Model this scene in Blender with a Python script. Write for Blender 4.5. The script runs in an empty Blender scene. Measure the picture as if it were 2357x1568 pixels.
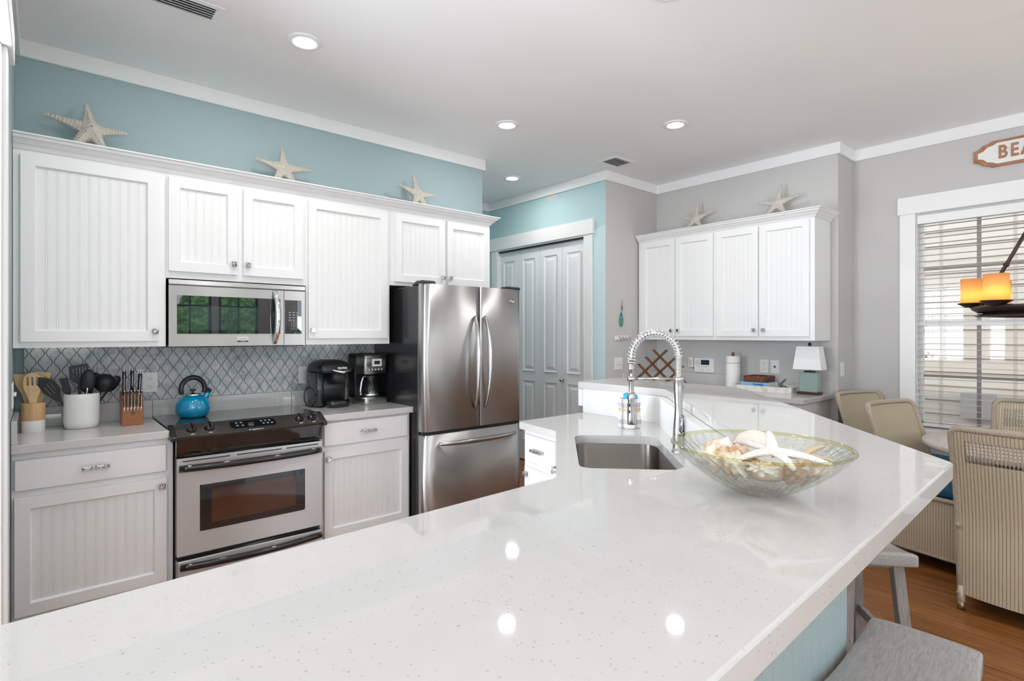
import bpy, bmesh, math, random
from mathutils import Vector, Matrix, noise
PI = math.pi
random.seed(7)
S = bpy.context.scene
COL = S.collection

# ------------------------------------------------------------------ camera
YAW = math.radians(49.27)
cam_d = bpy.data.cameras.new('camera')
cam = bpy.data.objects.new('camera', cam_d)
COL.objects.link(cam)
cam.location = (0, 0, 1.41)
cam.rotation_euler = (PI / 2, 0, YAW - PI / 2)
cam_d.sensor_fit = 'HORIZONTAL'
cam_d.sensor_width = 36.0
cam_d.lens = 1258.4 * 36.0 / 2357
cam_d.shift_y = -14 / 2357
cam_d.clip_start = 0.02
S.camera = cam

# ------------------------------------------------------------------ world, sun, daylight, exposure
S.view_settings.view_transform = 'Standard'
S.view_settings.look = 'None'
S.view_settings.exposure = 0.07
S.view_settings.gamma = 1.0
S.cycles.max_bounces = 10
S.cycles.diffuse_bounces = 5
S.cycles.glossy_bounces = 5
S.cycles.transparent_max_bounces = 24
S.cycles.transmission_bounces = 8
S.cycles.caustics_reflective = False
S.cycles.caustics_refractive = False
S.cycles.sample_clamp_indirect = 6.0
S.cycles.use_denoising = True
W = bpy.data.worlds.new('world')
S.world = W
W.use_nodes = True
nt = W.node_tree
bg = nt.nodes['Background']
bg.inputs[0].default_value = (0.82, 0.91, 1.0, 1)
bg.inputs[1].default_value = 2.3


def light(name, kind, loc, rot, energy, color, **kw):
    d = bpy.data.lights.new(name, kind)
    d.energy = energy
    d.color = color
    for k, v in kw.items():
        setattr(d, k, v)
    o = bpy.data.objects.new(name, d)
    o.location = loc
    o.rotation_euler = rot
    COL.objects.link(o)
    return o


light('sun', 'SUN', (0, 0, 10), (math.radians(52), 0, math.radians(-75)), 1.3, (1, .93, .84), angle=.02)
# daylight standing in the big openings behind and beside the camera
DAY = (0.90, 0.95, 1.0)
light('daylight_back', 'AREA', (-.6, -3.05, 1.5), (math.radians(163), 0, 0), 165, DAY,
      shape='RECTANGLE', size=2.3, size_y=1.8)
light('daylight_back_right', 'AREA', (4.2, -3.05, 1.5), (math.radians(163), 0, 0), 70, DAY,
      shape='RECTANGLE', size=1.3, size_y=1.8)
light('daylight_side', 'AREA', (-2.9, -.6, 1.5), (math.radians(145), 0, math.radians(-90)), 90, DAY,
      shape='RECTANGLE', size=1.9, size_y=1.8)
light('doorway_fill', 'AREA', (-1.5, 2.3, 1.15), (math.radians(95), 0, math.radians(-90)), 200, (.86, .93, 1),  # unseen fill lamp, added beyond the left doorway to brighten the base cabinets
      shape='RECTANGLE', size=1.5, size_y=2.2)
pl = light('window_portal', 'AREA', (5.40, .62, 1.5), (math.radians(90), 0, math.radians(90)), 1, (1, 1, 1),
           shape='RECTANGLE', size=1.14, size_y=1.66)
pl.data.cycles.is_portal = True
pl = light('window_portal', 'AREA', (2.17, -3.14, 1.65), (math.radians(90), 0, 0), 1, (1, 1, 1),
           shape='RECTANGLE', size=1.34, size_y=1.7)
pl.data.cycles.is_portal = True

# ------------------------------------------------------------------ materials
MATS = {}


def mat(name, color, rough=.5, metal=0, spec=.5, **kw):
    if name in MATS:
        return MATS[name]
    m = bpy.data.materials.new(name)
    m.use_nodes = True
    b = m.node_tree.nodes['Principled BSDF']
    b.inputs['Base Color'].default_value = (*color, 1)
    b.inputs['Roughness'].default_value = rough
    b.inputs['Metallic'].default_value = metal
    b.inputs['Specular IOR Level'].default_value = spec
    for k, v in kw.items():
        b.inputs[k.replace('_', ' ')].default_value = v
    MATS[name] = m
    return m


class N:
    """small node helper"""

    def __init__(s, m):
        s.m, s.t = m, m.node_tree
        s.b = s.t.nodes['Principled BSDF']

    def new(s, typ, ins=None, **props):
        n = s.t.nodes.new(typ)
        for k, v in props.items():
            setattr(n, k, v)
        for k, v in (ins or {}).items():
            if hasattr(v, 'is_linked') or hasattr(v, 'links'):
                s.t.links.new(v, n.inputs[k])
            else:
                n.inputs[k].default_value = v
        return n

    def math(s, op, a, b=0.0, c=0.0):
        return s.new('ShaderNodeMath', {0: a, 1: b, 2: c}, operation=op).outputs[0]

    def coord(s, scale=(1, 1, 1), rot=(0, 0, 0), kind='Object'):
        tc = s.new('ShaderNodeTexCoord')
        mp = s.new('ShaderNodeMapping', {'Vector': tc.outputs[kind], 'Scale': scale, 'Rotation': rot})
        return mp.outputs[0]

    def noise(s, vec, scale=5, detail=3, rough=.5, dist=0):
        return s.new('ShaderNodeTexNoise', {'Vector': vec, 'Scale': scale, 'Detail': detail, 'Roughness': rough,
                                            'Distortion': dist}).outputs['Fac']

    def ramp(s, fac, stops):
        n = s.new('ShaderNodeValToRGB', {'Fac': fac})
        r = n.color_ramp
        while len(r.elements) < len(stops):
            r.elements.new(.5)
        for e, (p, c) in zip(r.elements, stops):
            e.position = p
            e.color = (*c, 1)
        return n.outputs[0]

    def mix(s, fac, a, b):
        n = s.new('ShaderNodeMix', data_type='RGBA')
        for i, v in ((0, fac), (6, a), (7, b)):
            if hasattr(v, 'links'):
                s.t.links.new(v, n.inputs[i])
            else:
                n.inputs[i].default_value = v if i == 0 else (*v, 1)
        return n.outputs[2]

    def link(s, out, name):
        s.t.links.new(out, s.b.inputs[name])

    def bump(s, h, strength=.3, dist=.002):
        n = s.new('ShaderNodeBump', {'Height': h, 'Strength': strength, 'Distance': dist})
        s.t.links.new(n.outputs[0], s.b.inputs['Normal'])


def wall_mat(name, color, rough=.55):
    m = mat(name, color, rough, spec=.3)
    n = N(m)
    c = n.coord()
    f = n.noise(c, 160, 2)
    n.bump(f, .12, .001)
    g = n.noise(c, 1.3, 2)
    n.link(n.mix(g, tuple(x * .97 for x in color), tuple(min(1, x * 1.03) for x in color)), 'Base Color')
    return m


M_blue = wall_mat('blue wall paint', (.355, .455, .48))
M_blue2 = wall_mat('pale blue hall paint', (.44, .60, .63))
M_grey = wall_mat('warm grey wall paint', (.54, .53, .52))
M_ceil = wall_mat('white ceiling paint', (.84, .84, .84), .7)
M_trim = mat('white trim paint', (.82, .82, .82), .4)
M_cab = mat('white cabinet paint', (.79, .795, .80), .33)
N_ = N(M_cab)
N_.bump(N_.noise(N_.coord((1, 1, .15)), 90, 2), .08, .001)
M_door = mat('white door paint', (.80, .81, .82), .42)
M_black = mat('black plastic', (.012, .013, .015), .28)
M_blackg = mat('black gloss', (.008, .009, .011), .05, Coat_Weight=.6)
M_blackm = mat('black matte', (.02, .02, .022), .5)
M_chrome = mat('polished chrome', (.86, .86, .87), .08, 1)
M_plate = mat('white plastic plate', (.78, .78, .77), .35)
M_dark = mat('dark slot', (.03, .03, .03), .6)
M_white = mat('white glazed ceramic', (.80, .79, .77), .18)
M_print = mat('pale printed marks', (.75, .78, .8), .4)


def steel(name, base=(.60, .60, .60), rough=.32, horiz=True, k=.25, wav=0):
    m = mat(name, base, rough, 1)
    n = N(m)
    c = n.coord((1.2, 1.2, 260) if horiz else (260, 260, 1.2))
    f = n.noise(c, 2, 3, .6)
    if wav:
        c2 = n.coord((5.5, 5.5, .9))
        g = n.noise(c2, 1, 1.0, .5)
        f = n.math('ADD', f, n.math('MULTIPLY', g, wav))
    n.bump(f, k, .002)
    if horiz:
        tg = n.new('ShaderNodeTangent', direction_type='RADIAL', axis='Z')
        n.link(tg.outputs[0], 'Tangent')
        n.b.inputs['Anisotropic'].default_value = .92
        n.b.inputs['Anisotropic Rotation'].default_value = .25
        n.b.inputs['Roughness'].default_value = rough + .10
    return m


M_steel = steel('brushed stainless steel', k=.03)
M_fridge = steel('brushed stainless fridge front', (.58, .58, .58), .30, k=.03, wav=75)
M_mwst = steel('brushed steel microwave front', (.56, .56, .56), .26, k=.03)
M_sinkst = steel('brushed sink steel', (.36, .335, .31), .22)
M_nickel = mat('brushed nickel', (.52, .51, .50), .2, 1)

M_quartz = mat('white speckled quartz', (.74, .73, .71), .035)
n = N(M_quartz)
c = n.coord()
v = n.new('ShaderNodeTexVoronoi', {'Vector': c, 'Scale': 150.0, 'Randomness': 1.0})
v2 = n.new('ShaderNodeTexVoronoi', {'Vector': c, 'Scale': 60.0, 'Randomness': 1.0})
sp = n.ramp(v.outputs['Distance'], [(0, (1, 1, 1)), (.17, (1, 1, 1)), (.26, (0, 0, 0))])
pick = n.ramp(v.outputs['Color'], [(0, (0, 0, 0)), (.62, (0, 0, 0)), (.70, (1, 1, 1))])
sp2 = n.ramp(v2.outputs['Distance'], [(0, (1, 1, 1)), (.09, (1, 1, 1)), (.13, (0, 0, 0))])
pick2 = n.ramp(v2.outputs['Color'], [(0, (0, 0, 0)), (.74, (0, 0, 0)), (.8, (1, 1, 1))])
base = n.mix(n.noise(c, 30, 3), (.555, .548, .537), (.59, .583, .57))
f1 = n.math('MULTIPLY', n.math('MULTIPLY', sp, pick), .85)
f2 = n.math('MULTIPLY', n.math('MULTIPLY', sp2, pick2), .9)
b1 = n.mix(f1, base, (.43, .40, .37))
n.link(n.mix(f2, b1, (.40, .37, .33)), 'Base Color')

M_tile = mat('marble lantern tile', (.5, .5, .5), .12)
n = N(M_tile)
tc = n.new('ShaderNodeTexCoord')
sx = n.new('ShaderNodeSeparateXYZ', {0: tc.outputs['Object']})
X_, Z_ = sx.outputs[0], sx.outputs[2]
s_, A_, P_ = .0330, .0122, .0985
cell = n.math('FLOOR', n.math('DIVIDE', X_, s_))
par = n.math('FLOORED_MODULO', cell, 2.0)
sgn = n.math('MULTIPLY_ADD', par, -2.0, 1.0)
q = n.math('ABSOLUTE', n.math('SUBTRACT', n.math('SUBTRACT', X_, n.math('MULTIPLY', cell, s_)), s_ / 2))
ph = n.math('MULTIPLY', n.math('SUBTRACT', Z_, 1.309), 2 * PI / P_)
co = n.math('COSINE', ph)
# flatten the lobes a little so the necks pinch
co3 = n.math('MULTIPLY', n.math('POWER', n.math('ABSOLUTE', co), 1.0), n.math('SIGN', co))
a_ = n.math('MULTIPLY', n.math('MULTIPLY', co3, A_), sgn)
dl = n.math('ABSOLUTE', n.math('SUBTRACT', q, n.math('SUBTRACT', s_ / 2, a_)))
si = n.math('MULTIPLY', n.math('SINE', ph), A_ * 2 * PI / P_)
grout = n.math('LESS_THAN', dl, n.math('MULTIPLY', n.math('SQRT', n.math('MULTIPLY_ADD', si, si, 1.0)), .00165))
neck = n.math('MULTIPLY', n.math('LESS_THAN', n.math('ABSOLUTE', n.math('MULTIPLY', a_, 1.0)), 1.0),
              n.math('MULTIPLY', n.math('GREATER_THAN', n.math('MULTIPLY', co, sgn), .9975), n.math('LESS_THAN', q, s_ / 2 - A_ + .001)))
gr = n.math('MAXIMUM', grout, neck)
mid = n.math('GREATER_THAN', a_, 0.0)
row = n.math('FLOOR', n.math('DIVIDE', n.math('SUBTRACT', Z_, 1.309 + P_ / 4), P_ / 2))
inside = n.math('LESS_THAN', q, n.math('SUBTRACT', s_ / 2, a_))
cx_ = n.math('ADD', n.math('ROUND', n.math('DIVIDE', X_, s_)), n.math('MULTIPLY', inside, .37))
tid = n.new('ShaderNodeCombineXYZ', {0: cell, 1: row, 2: 0.0})
wn = n.new('ShaderNodeTexWhiteNoise', {'Vector': tid.outputs[0]})
mv = n.noise(n.coord(), 14, 5, .6, 1.5)
marble = n.ramp(mv, [(.3, (.33, .355, .38)), (.5, (.50, .515, .53)), (.7, (.62, .62, .62))])
n.link(n.mix(gr, marble, (.045, .085, .12)), 'Base Color')
n.bump(n.math('SUBTRACT', 1.0, gr), .4, .002)
n.link(n.math('MULTIPLY_ADD', gr, .5, .10), 'Roughness')


def wood(name, c1, c2, scale=(1, 12, 12), rough=.5, rot=(0, 0, 0), sc=6):
    m = mat(name, c1, rough)
    n = N(m)
    c = n.coord(scale, rot)
    f = n.noise(c, sc, 5, .65, .6)
    n.link(n.ramp(f, [(.3, c2), (.62, c1)]), 'Base Color')
    n.bump(f, .15, .001)
    return m


M_floor = mat('heart pine floor', (.35, .14, .05), .28)
n = N(M_floor)
c = n.coord()
sx = n.new('ShaderNodeSeparateXYZ', {0: c})
# boards run towards the range wall corner, 8 cm wide
yb = n.math('DIVIDE', sx.outputs[0], .083)
bid = n.math('FLOOR', yb)
fr = n.math('FRACT', yb)
xo = n.math('MULTIPLY_ADD', bid, .37, n.math('DIVIDE', sx.outputs[1], 1.6))
bid2 = n.math('FLOOR', xo)
cmb = n.new('ShaderNodeCombineXYZ', {0: bid, 1: bid2, 2: 0.0})
wn = n.new('ShaderNodeTexWhiteNoise', {'Vector': cmb.outputs[0]})
st = n.new('ShaderNodeVectorMath', {0: c, 1: (38.0, 1.1, 1.0)}, operation='MULTIPLY')
off = n.new('ShaderNodeVectorMath', {0: st.outputs[0], 1: wn.outputs['Color']}, operation='ADD')
g = n.noise(off.outputs[0], 2.2, 5, .6, 1.2)
base = n.ramp(g, [(.3, (.09, .027, .008)), (.45, (.25, .090, .024)), (.7, (.42, .18, .056))])
tint = n.mix(n.math('MULTIPLY', wn.outputs['Value'], .35), base, (.20, .07, .02))
gap = n.math('LESS_THAN', fr, .03)
n.link(n.mix(gap, tint, (.04, .015, .006)), 'Base Color')
n.bump(n.math('SUBTRACT', g, n.math('MULTIPLY', gap, 2.0)), .25, .001)

M_wlight = wood('light beech wood', (.62, .40, .20), (.50, .30, .14), (1, 1, .1), .45, sc=30)
M_wspoon = wood('pale beech utensil wood', (.72, .51, .28), (.62, .41, .20), (1, 1, .1), .5, sc=30)
M_wblock = wood('red brown knife block wood', (.34, .125, .045), (.25, .08, .03), (.3, 1, 1), .35, sc=12)
M_wrack = wood('walnut rack wood', (.20, .09, .04), (.12, .05, .02), (1, 1, .1), .4, sc=20)
M_wgrey = wood('grey washed wood', (.40, .385, .37), (.27, .25, .235), (2.5, 22, 22), .28, sc=9)
M_wgreyv = wood('grey washed leg wood', (.36, .335, .315), (.22, .195, .18), (9, 9, .8), .4, sc=7)
M_sand = mat('cast starfish resin', (.60, .56, .50), .7)
n = N(M_sand)
n.bump(n.noise(n.coord(), 260, 2), .6, .002)
n.link(n.ramp(n.noise(n.coord(), 90, 3), [(.3, (.50, .46, .40)), (.7, (.62, .58, .52))]), 'Base Color')

# ------------------------------------------------------------------ geometry helpers


class MB:
    """collects shapes in its own frame T and builds ONE mesh object"""

    def __init__(s, T=None):
        s.v, s.f, s.T, s.sm = [], [], T or Matrix(), []

    def add(s, vs, fs, smooth=False, T=None):
        o = len(s.v)
        M = s.T @ T if T is not None else s.T
        s.v += [M @ Vector(p) for p in vs]
        s.f += [tuple(i + o for i in f) for f in fs]
        s.sm += [smooth] * len(fs)
        return s

    def box(s, x0, x1, y0, y1, z0, z1, T=None):
        return s.add([(x0, y0, z0), (x1, y0, z0), (x1, y1, z0), (x0, y1, z0), (x0, y0, z1), (x1, y0, z1), (x1, y1, z1), (x0, y1, z1)],
                     [(0, 3, 2, 1), (4, 5, 6, 7), (0, 1, 5, 4), (1, 2, 6, 5), (2, 3, 7, 6), (3, 0, 4, 7)], False, T)

    def prism(s, pts, z0, z1, T=None, smooth=False):
        n = len(pts)
        vs = [(x, y, z0) for x, y in pts] + [(x, y, z1) for x, y in pts]
        fs = [tuple(range(n))[::-1], tuple(range(n, 2 * n))] + [(i, (i + 1) % n, n + (i + 1) % n, n + i) for i in range(n)]
        return s.add(vs, fs, smooth, T)

    def lathe(s, prof, n=32, T=None, smooth=True, sx=1, sy=1, cap=False):
        vs, fs = [], []
        for r, z in prof:
            for i in range(n):
                a = 2 * PI * i / n
                vs.append((r * math.cos(a) * sx, r * math.sin(a) * sy, z))
        for k in range(len(prof) - 1):
            for i in range(n):
                j = (i + 1) % n
                fs.append((k * n + i, k * n + j, (k + 1) * n + j, (k + 1) * n + i))
        if cap and prof[0][0] > 1e-6:
            fs.append(tuple(range(n))[::-1])
        if cap and prof[-1][0] > 1e-6:
            fs.append(tuple((len(prof) - 1) * n + i for i in range(n)))
        return s.add(vs, fs, smooth, T)

    def tube(s, path, r, n=10, closed=False, smooth=True, T=None, flat=1.0):
        P = [Vector(p) for p in path]
        rs = r if isinstance(r, (list, tuple)) else [r] * len(P)
        m = len(P)
        vs, fs = [], []
        up = None
        for i in range(m):
            if closed:
                t = P[(i + 1) % m] - P[i - 1]
            else:
                t = P[min(i + 1, m - 1)] - P[max(i - 1, 0)]
            t.normalize()
            if up is None:
                up = Vector((0, 0, 1)) if abs(t.z) < .9 else Vector((1, 0, 0))
            up = (up - t * up.dot(t)).normalized()
            w = t.cross(up)
            for k in range(n):
                a = 2 * PI * k / n
                vs.append(tuple(P[i] + (up * math.cos(a) * flat + w * math.sin(a)) * rs[i]))
        for i in range(m if closed else m - 1):
            for k in range(n):
                j, l = (i + 1) % m, (k + 1) % n
                fs.append((i * n + k, i * n + l, j * n + l, j * n + k))
        if not closed:
            fs += [tuple(range(n))[::-1], tuple((m - 1) * n + k for k in range(n))]
        return s.add(vs, fs, smooth, T)

    def sweep(s, prof, path, closed=False, T=None):
        """profile (offset outwards, z) along a ground polyline; outwards is to the right of travel"""
        P = [Vector((x, y)) for x, y in path]
        m, k = len(P), len(prof)
        vs, fs = [], []
        for i in range(m):
            d1 = (P[i] - P[i - 1]).normalized() if (i > 0 or closed) else None
            d2 = (P[(i + 1) % m] - P[i]).normalized() if (i < m - 1 or closed) else None
            d1, d2 = d1 or d2, d2 or d1
            n1, n2 = Vector((d1.y, -d1.x)), Vector((d2.y, -d2.x))
            b = (n1 + n2).normalized()
            b = b / max(.2, b.dot(n1))
            vs += [(P[i].x + b.x * o, P[i].y + b.y * o, z) for o, z in prof]
        for i in range(m if closed else m - 1):
            j = (i + 1) % m
            for a in range(k):
                c = (a + 1) % k
                fs.append((i * k + a, i * k + c, j * k + c, j * k + a))
        if not closed:
            fs += [tuple(range(k)), tuple((m - 1) * k + a for a in range(k))[::-1]]
        return s.add(vs, fs, False, T)

    def build(s, name, material, parent=None, bev=0, world=True, seg=1, sub=0):
        me = bpy.data.meshes.new(name)
        off = Vector()
        p = parent
        while p is not None and world:
            off += p.location
            p = p.parent
        me.from_pydata([tuple(v - off) for v in s.v], [], s.f)
        me.polygons.foreach_set('use_smooth', s.sm)
        me.update()
        bm = bmesh.new()
        bm.from_mesh(me)
        bmesh.ops.recalc_face_normals(bm, faces=bm.faces)
        bm.to_mesh(me)
        bm.free()
        me.materials.append(material)
        o = bpy.data.objects.new(name, me)
        COL.objects.link(o)
        if parent is not None:
            o.parent = parent
        if sub:
            md = o.modifiers.new('subd', 'SUBSURF')
            md.levels = md.render_levels = sub
        if bev:
            md = o.modifiers.new('bevel', 'BEVEL')
            md.width = bev
            md.segments = seg
            md.limit_method = 'ANGLE'
            md.angle_limit = math.radians(40)
            md.harden_normals = False
        return o


def tag(o, label=None, cat=None, group=None, kind=None):
    if label:
        o['label'] = label
    if cat:
        o['category'] = cat
    if group:
        o['group'] = group
    if kind:
        o['kind'] = kind
    return o


def thing(name, label, cat, loc=(0, 0, 0), rz=0, group=None):
    o = bpy.data.objects.new(name, None)
    o.empty_display_size = .05
    o.location = loc
    o.rotation_euler = (0, 0, rz)
    COL.objects.link(o)
    return tag(o, label, cat, group)


def struct(o):
    o['kind'] = 'structure'
    return o


def copy_tree(o, parent=None):
    c = o.copy()
    COL.objects.link(c)
    c.parent = parent
    for ch in [x for x in o.children]:
        copy_tree(ch, c)
    return c


def smooth_path(pts, k=6):
    P = [Vector(p) for p in pts]
    P = [P[0] * 2 - P[1]] + P + [P[-1] * 2 - P[-2]]
    out = []
    for i in range(1, len(P) - 2):
        a, b, c, d = P[i - 1:i + 3]
        for j in range(k):
            t = j / k
            out.append(.5 * ((2 * b) + (c - a) * t + (2 * a - 5 * b + 4 * c - d) * t * t + (3 * b - a - 3 * c + d) * t ** 3))
    return out + [P[-2]]


def frame(ox, oy, ux, uy):
    """frame on a vertical face: u along the face, -n ... n points out of the face (right of u turned)"""
    u = Vector((ux, uy, 0)).normalized()
    nn = Vector((u.y, -u.x, 0))
    return Matrix(((u.x, nn.x, 0, ox), (u.y, nn.y, 0, oy), (0, 0, 1, 0), (0, 0, 0, 1)))


def Tr(x, y, z, rz=0, rx=0, ry=0, s=1):
    return Matrix.Translation((x, y, z)) @ Matrix.Rotation(rz, 4, 'Z') @ Matrix.Rotation(ry, 4, 'Y') @ Matrix.Rotation(rx, 4, 'X') @ Matrix.Scale(s, 4)


def text_obj(body, T, size, depth, material, parent, name='lettering', bold=False, sx=1.0):
    """real lettering as a thin mesh; T maps x->along, y->up, z->out"""
    cu = bpy.data.curves.new('txt', 'FONT')
    cu.body = body
    cu.size = size
    cu.extrude = depth / 2
    cu.align_x = 'CENTER'
    cu.align_y = 'CENTER'
    if bold:
        cu.offset = size * .03
    to = bpy.data.objects.new('txt', cu)
    COL.objects.link(to)
    bpy.context.view_layer.update()
    dg = bpy.context.evaluated_depsgraph_get()
    me = bpy.data.meshes.new_from_object(to.evaluated_get(dg))
    bpy.data.objects.remove(to)
    bpy.data.curves.remove(cu)
    off = Vector()
    p = parent
    while p is not None:
        off += p.location
        p = p.parent
    for v in me.vertices:
        v.co = T @ Vector((v.co.x * sx, v.co.y, v.co.z)) - off
    me.materials.clear()
    me.materials.append(material)
    o = bpy.data.objects.new(name, me)
    COL.objects.link(o)
    o.parent = parent
    return o


# ------------------------------------------------------------------ room shell
ZC = 2.968
XW, YW = -.105, 3.88      # left wall plane, range wall plane
XD, XB, XN = 4.07, 4.90, 5.24   # hall door wall, desk wall, window wall
struct(MB().box(-3.0, 7.0, -3.2, 6.0, -.1, 0).build('floor', M_floor))
struct(MB().box(-3.1, 5.4, -3.2, 6.0, ZC, ZC + .1).build('ceiling', M_ceil))
b = MB().box(XW - .12, 2.99, YW, YW + .12, 0, ZC)
struct(b.build('wall_range', M_blue))
struct(MB().box(XW - .12, XW, 2.53, YW, 0, ZC).box(XW - .12, XW, 1.85, 2.53, 2.39, ZC).build('wall_left', M_blue))
struct(MB().box(-3.1, XW, 1.73, 1.85, 0, ZC).build('wall_left_return', M_grey))
struct(MB().box(XD, XD + .12, 3.3602, 3.627, 0, ZC).box(XD, XD + .12, 4.973, 5.14, 0, ZC).box(XD, XD + .12, 3.627, 4.973, 2.39, ZC).box(XD + .5, XD + .6, 3.5, 5.14, 0, ZC).build('wall_hall', M_blue2))
struct(MB().box(2.99, XD + .6, 5.14, 5.26, 0, ZC).build('wall_hall_end', M_blue2))
struct(MB().box(2.87, 2.99, 4.0, 5.26, 0, ZC).build('wall_hall_inner', M_blue2))
struct(MB().box(XD + .0005, XB + .12, 3.36, 3.48, 0, ZC).build('wall_grey_side', M_grey))
struct(MB().box(XB, XB + .12, 1.755, 3.36, 0, ZC).build('wall_desk', M_grey))
struct(MB().box(XB, XN + .12, 1.635, 1.755, 0, ZC).build('wall_return', M_grey))
WY0, WY1, WZ0, WZ1 = .05, 1.192, .68, 2.355
b = MB()
b.box(XN, XN + .14, WY1, 1.635, 0, ZC).box(XN, XN + .14, -3.2, WY0, 0, ZC).box(XN, XN + .14, WY0, WY1, 0, WZ0).box(XN, XN + .14, WY0, WY1, WZ1, ZC)
struct(b.build('wall_window', M_grey))
# walls behind the camera, with window openings
b = MB()
for x0, x1 in ((-3.1, -1.8), (.6, 1.5), (2.12, 2.22), (2.84, 3.5), (4.9, 5.4)):
    b.box(x0, x1, -3.12, -3.0, 0, ZC)
for x0, x1, z0, z1 in ((-1.8, .6, .5, 2.5), (1.5, 2.12, .8, 2.5), (2.22, 2.84, .8, 2.5), (3.5, 4.9, .5, 2.5)):
    b.box(x0, x1, -3.12, -3.0, 0, z0).box(x0, x1, -3.12, -3.0, z1, ZC)
struct(b.build('wall_back', M_grey))
b = MB().box(-3.1, -3.0, -3.1, -1.6, 0, ZC).box(-3.1, -3.0, .4, 1.85, 0, ZC).box(-3.1, -3.0, -1.6, .4, 0, .5).box(-3.1, -3.0, -1.6, .4, 2.5, ZC)
struct(b.build('wall_far_left', M_grey))
M_mun = mat('dark window frame', (.05, .06, .07), .4)
for k, (x0, x1) in enumerate(((1.5, 2.12), (2.22, 2.84))):
    b = MB()
    b.box(x0, x0 + .04, -3.09, -3.03, .8, 2.5).box(x1 - .04, x1, -3.09, -3.03, .8, 2.5).box(x0, x1, -3.09, -3.03, .8, .85).box(x0, x1, -3.09, -3.03, 2.45, 2.5)
    b.box((x0 + x1) / 2 - .012, (x0 + x1) / 2 + .012, -3.08, -3.04, .8, 2.5).box(x0, x1, -3.08, -3.04, 1.86, 1.89).box(x0, x1, -3.08, -3.04, 1.36, 1.38)
    struct(b.build('window_%d' % (k + 2), M_mun))

# ceiling trim boards (flat crown)
CR = [(0, ZC - .092), (.022, ZC - .092), (.022, ZC - .0), (0, ZC - .0)]


def trim(name, path, prof=CR, m=M_trim, closed=False):
    return struct(MB().sweep(prof, path, closed).build(name, m, bev=.002))


trim('trim_1', [(XW, 1.85), (XW, YW), (2.99, YW), (2.99, YW + .12)])
trim('trim_2', [(2.99, 4.0), (2.99, 5.14), (XD, 5.14), (XD, 3.36), (XB, 3.36), (XB, 1.635), (XN, 1.635), (XN, -3.0)])
BP = [(0, 0), (.015, 0), (.015, .12), (.008, .135), (0, .135)]
trim('baseboard_hall', [(XD, 5.14), (XD, 5.07)], BP)
trim('baseboard_window', [(XN, 1.635), (XN, -3.0)], BP)
# patch of bare paint under the hall crown
b = MB(frame(XD - .0006, 4.12, 0, -1))
pts = [(-.105, 2.876), (.115, 2.876), (.11, 2.84), (.06, 2.815), (-.02, 2.82), (-.075, 2.845)]
b.add([(x, 0, z) for x, z in pts], [tuple(range(6))])
struct(b.build('trim_3', mat('touch-up paint', (.60, .60, .58), .6)))
b = MB(frame(XD - .0006, 3.44, 0, -1))
b.add([(-.073, 0, 0), (.077, 0, 0), (.077, 0, 2.44), (.06, 0, 2.46), (-.02, 0, 2.435), (-.073, 0, 2.41)], [tuple(range(6))])
struct(b.build('trim_4', mat('paler blue repaint', (.55, .68, .70), .6)))

# left doorway (only its casing edge shows)
b = MB().box(XW, XW + .018, 2.53, 2.62, 0, 2.39).box(XW, XW + .018, 1.76, 1.85, 0, 2.39).box(XW - .12, XW + .004, 2.51, 2.5295, 0, 2.389)
struct(b.build('trim_5', M_trim, bev=.003))
struct(MB().box(XW, XW + .032, 1.70, 2.70, 2.39, 2.50).build('trim_6', M_trim, bev=.003))

# hall bifold doors ---------------------------------------------------------
dr = MB()
leaf = (4.973 - 3.627) / 4
door = thing('door_1', None, None, (XD, 4.3, 0))
struct(door)
for k in range(4):
    y1 = 4.973 - k * leaf
    T = frame(XD + .035, y1 - .002, 0, -1)     # u goes right as seen, n towards the room
    w = leaf - .004
    L = MB(T)
    L.box(0, w, -.03, 0, .012, 2.362)
    pw0, pw1 = .068, w - .068
    for z0, z1 in ((.24, .90), (1.01, 2.25)):
        # moulded raised panel: sunk ring then raised field
        ring = [(0, 0, 0), (.012, -.012, 0), (.03, -.012, 0), (.055, -.002, 0)]
        vs, fs = [], []
        for o, h, _ in ring:
            vs += [(pw0 + o, h, z0 + o), (pw1 - o, h, z0 + o), (pw1 - o, h, z1 - o), (pw0 + o, h, z1 - o)]
        for r in range(3):
            for i in range(4):
                j = (i + 1) % 4
                fs.append((r * 4 + i, r * 4 + j, r * 4 + 4 + j, r * 4 + 4 + i))
        fs.append((12, 13, 14, 15))
        # lift the whole panel so it stands just in front of the flat leaf
        L.add([(x, y + .0125, z) for x, y, z in vs], fs)
    lo = L.build('door_leaf', M_door, door)
    if k in (1, 2):
        kx = y1 - (w - .03 if k == 1 else .31)
    if k == 2:
        kn = MB(Tr(XD + .035, 3.934 + .012, .94) @ Matrix.Rotation(-PI / 2, 4, 'Y'))
        kn.lathe([(.012, 0), (.009, .02), (.016, .03), (.02, .04), (.016, .05), (0, .054)], 16)
        kn.build('door_knob', M_nickel, lo)
MB().box(XD + .005, XD + .04, 3.627, 4.973, 2.362, 2.39).build('door_track', M_blackm, door)
b = MB().box(XD - .018, XD, 3.518, 3.608, 0, 2.39).box(XD - .018, XD, 4.99, 5.08, 0, 2.39)
b.box(XD - .018, XD + .10, 3.608, 3.6285, 0, 2.389).box(XD - .018, XD + .1, 4.9715, 4.99, 0, 2.389).box(XD - .01, XD, 3.608, 4.99, 2.376, 2.39)
struct(b.build('trim_7', M_trim, bev=.003))
struct(MB().box(XD - .032, XD, 3.50, 5.11, 2.39, 2.535).build('trim_8', M_trim, bev=.003))

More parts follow.
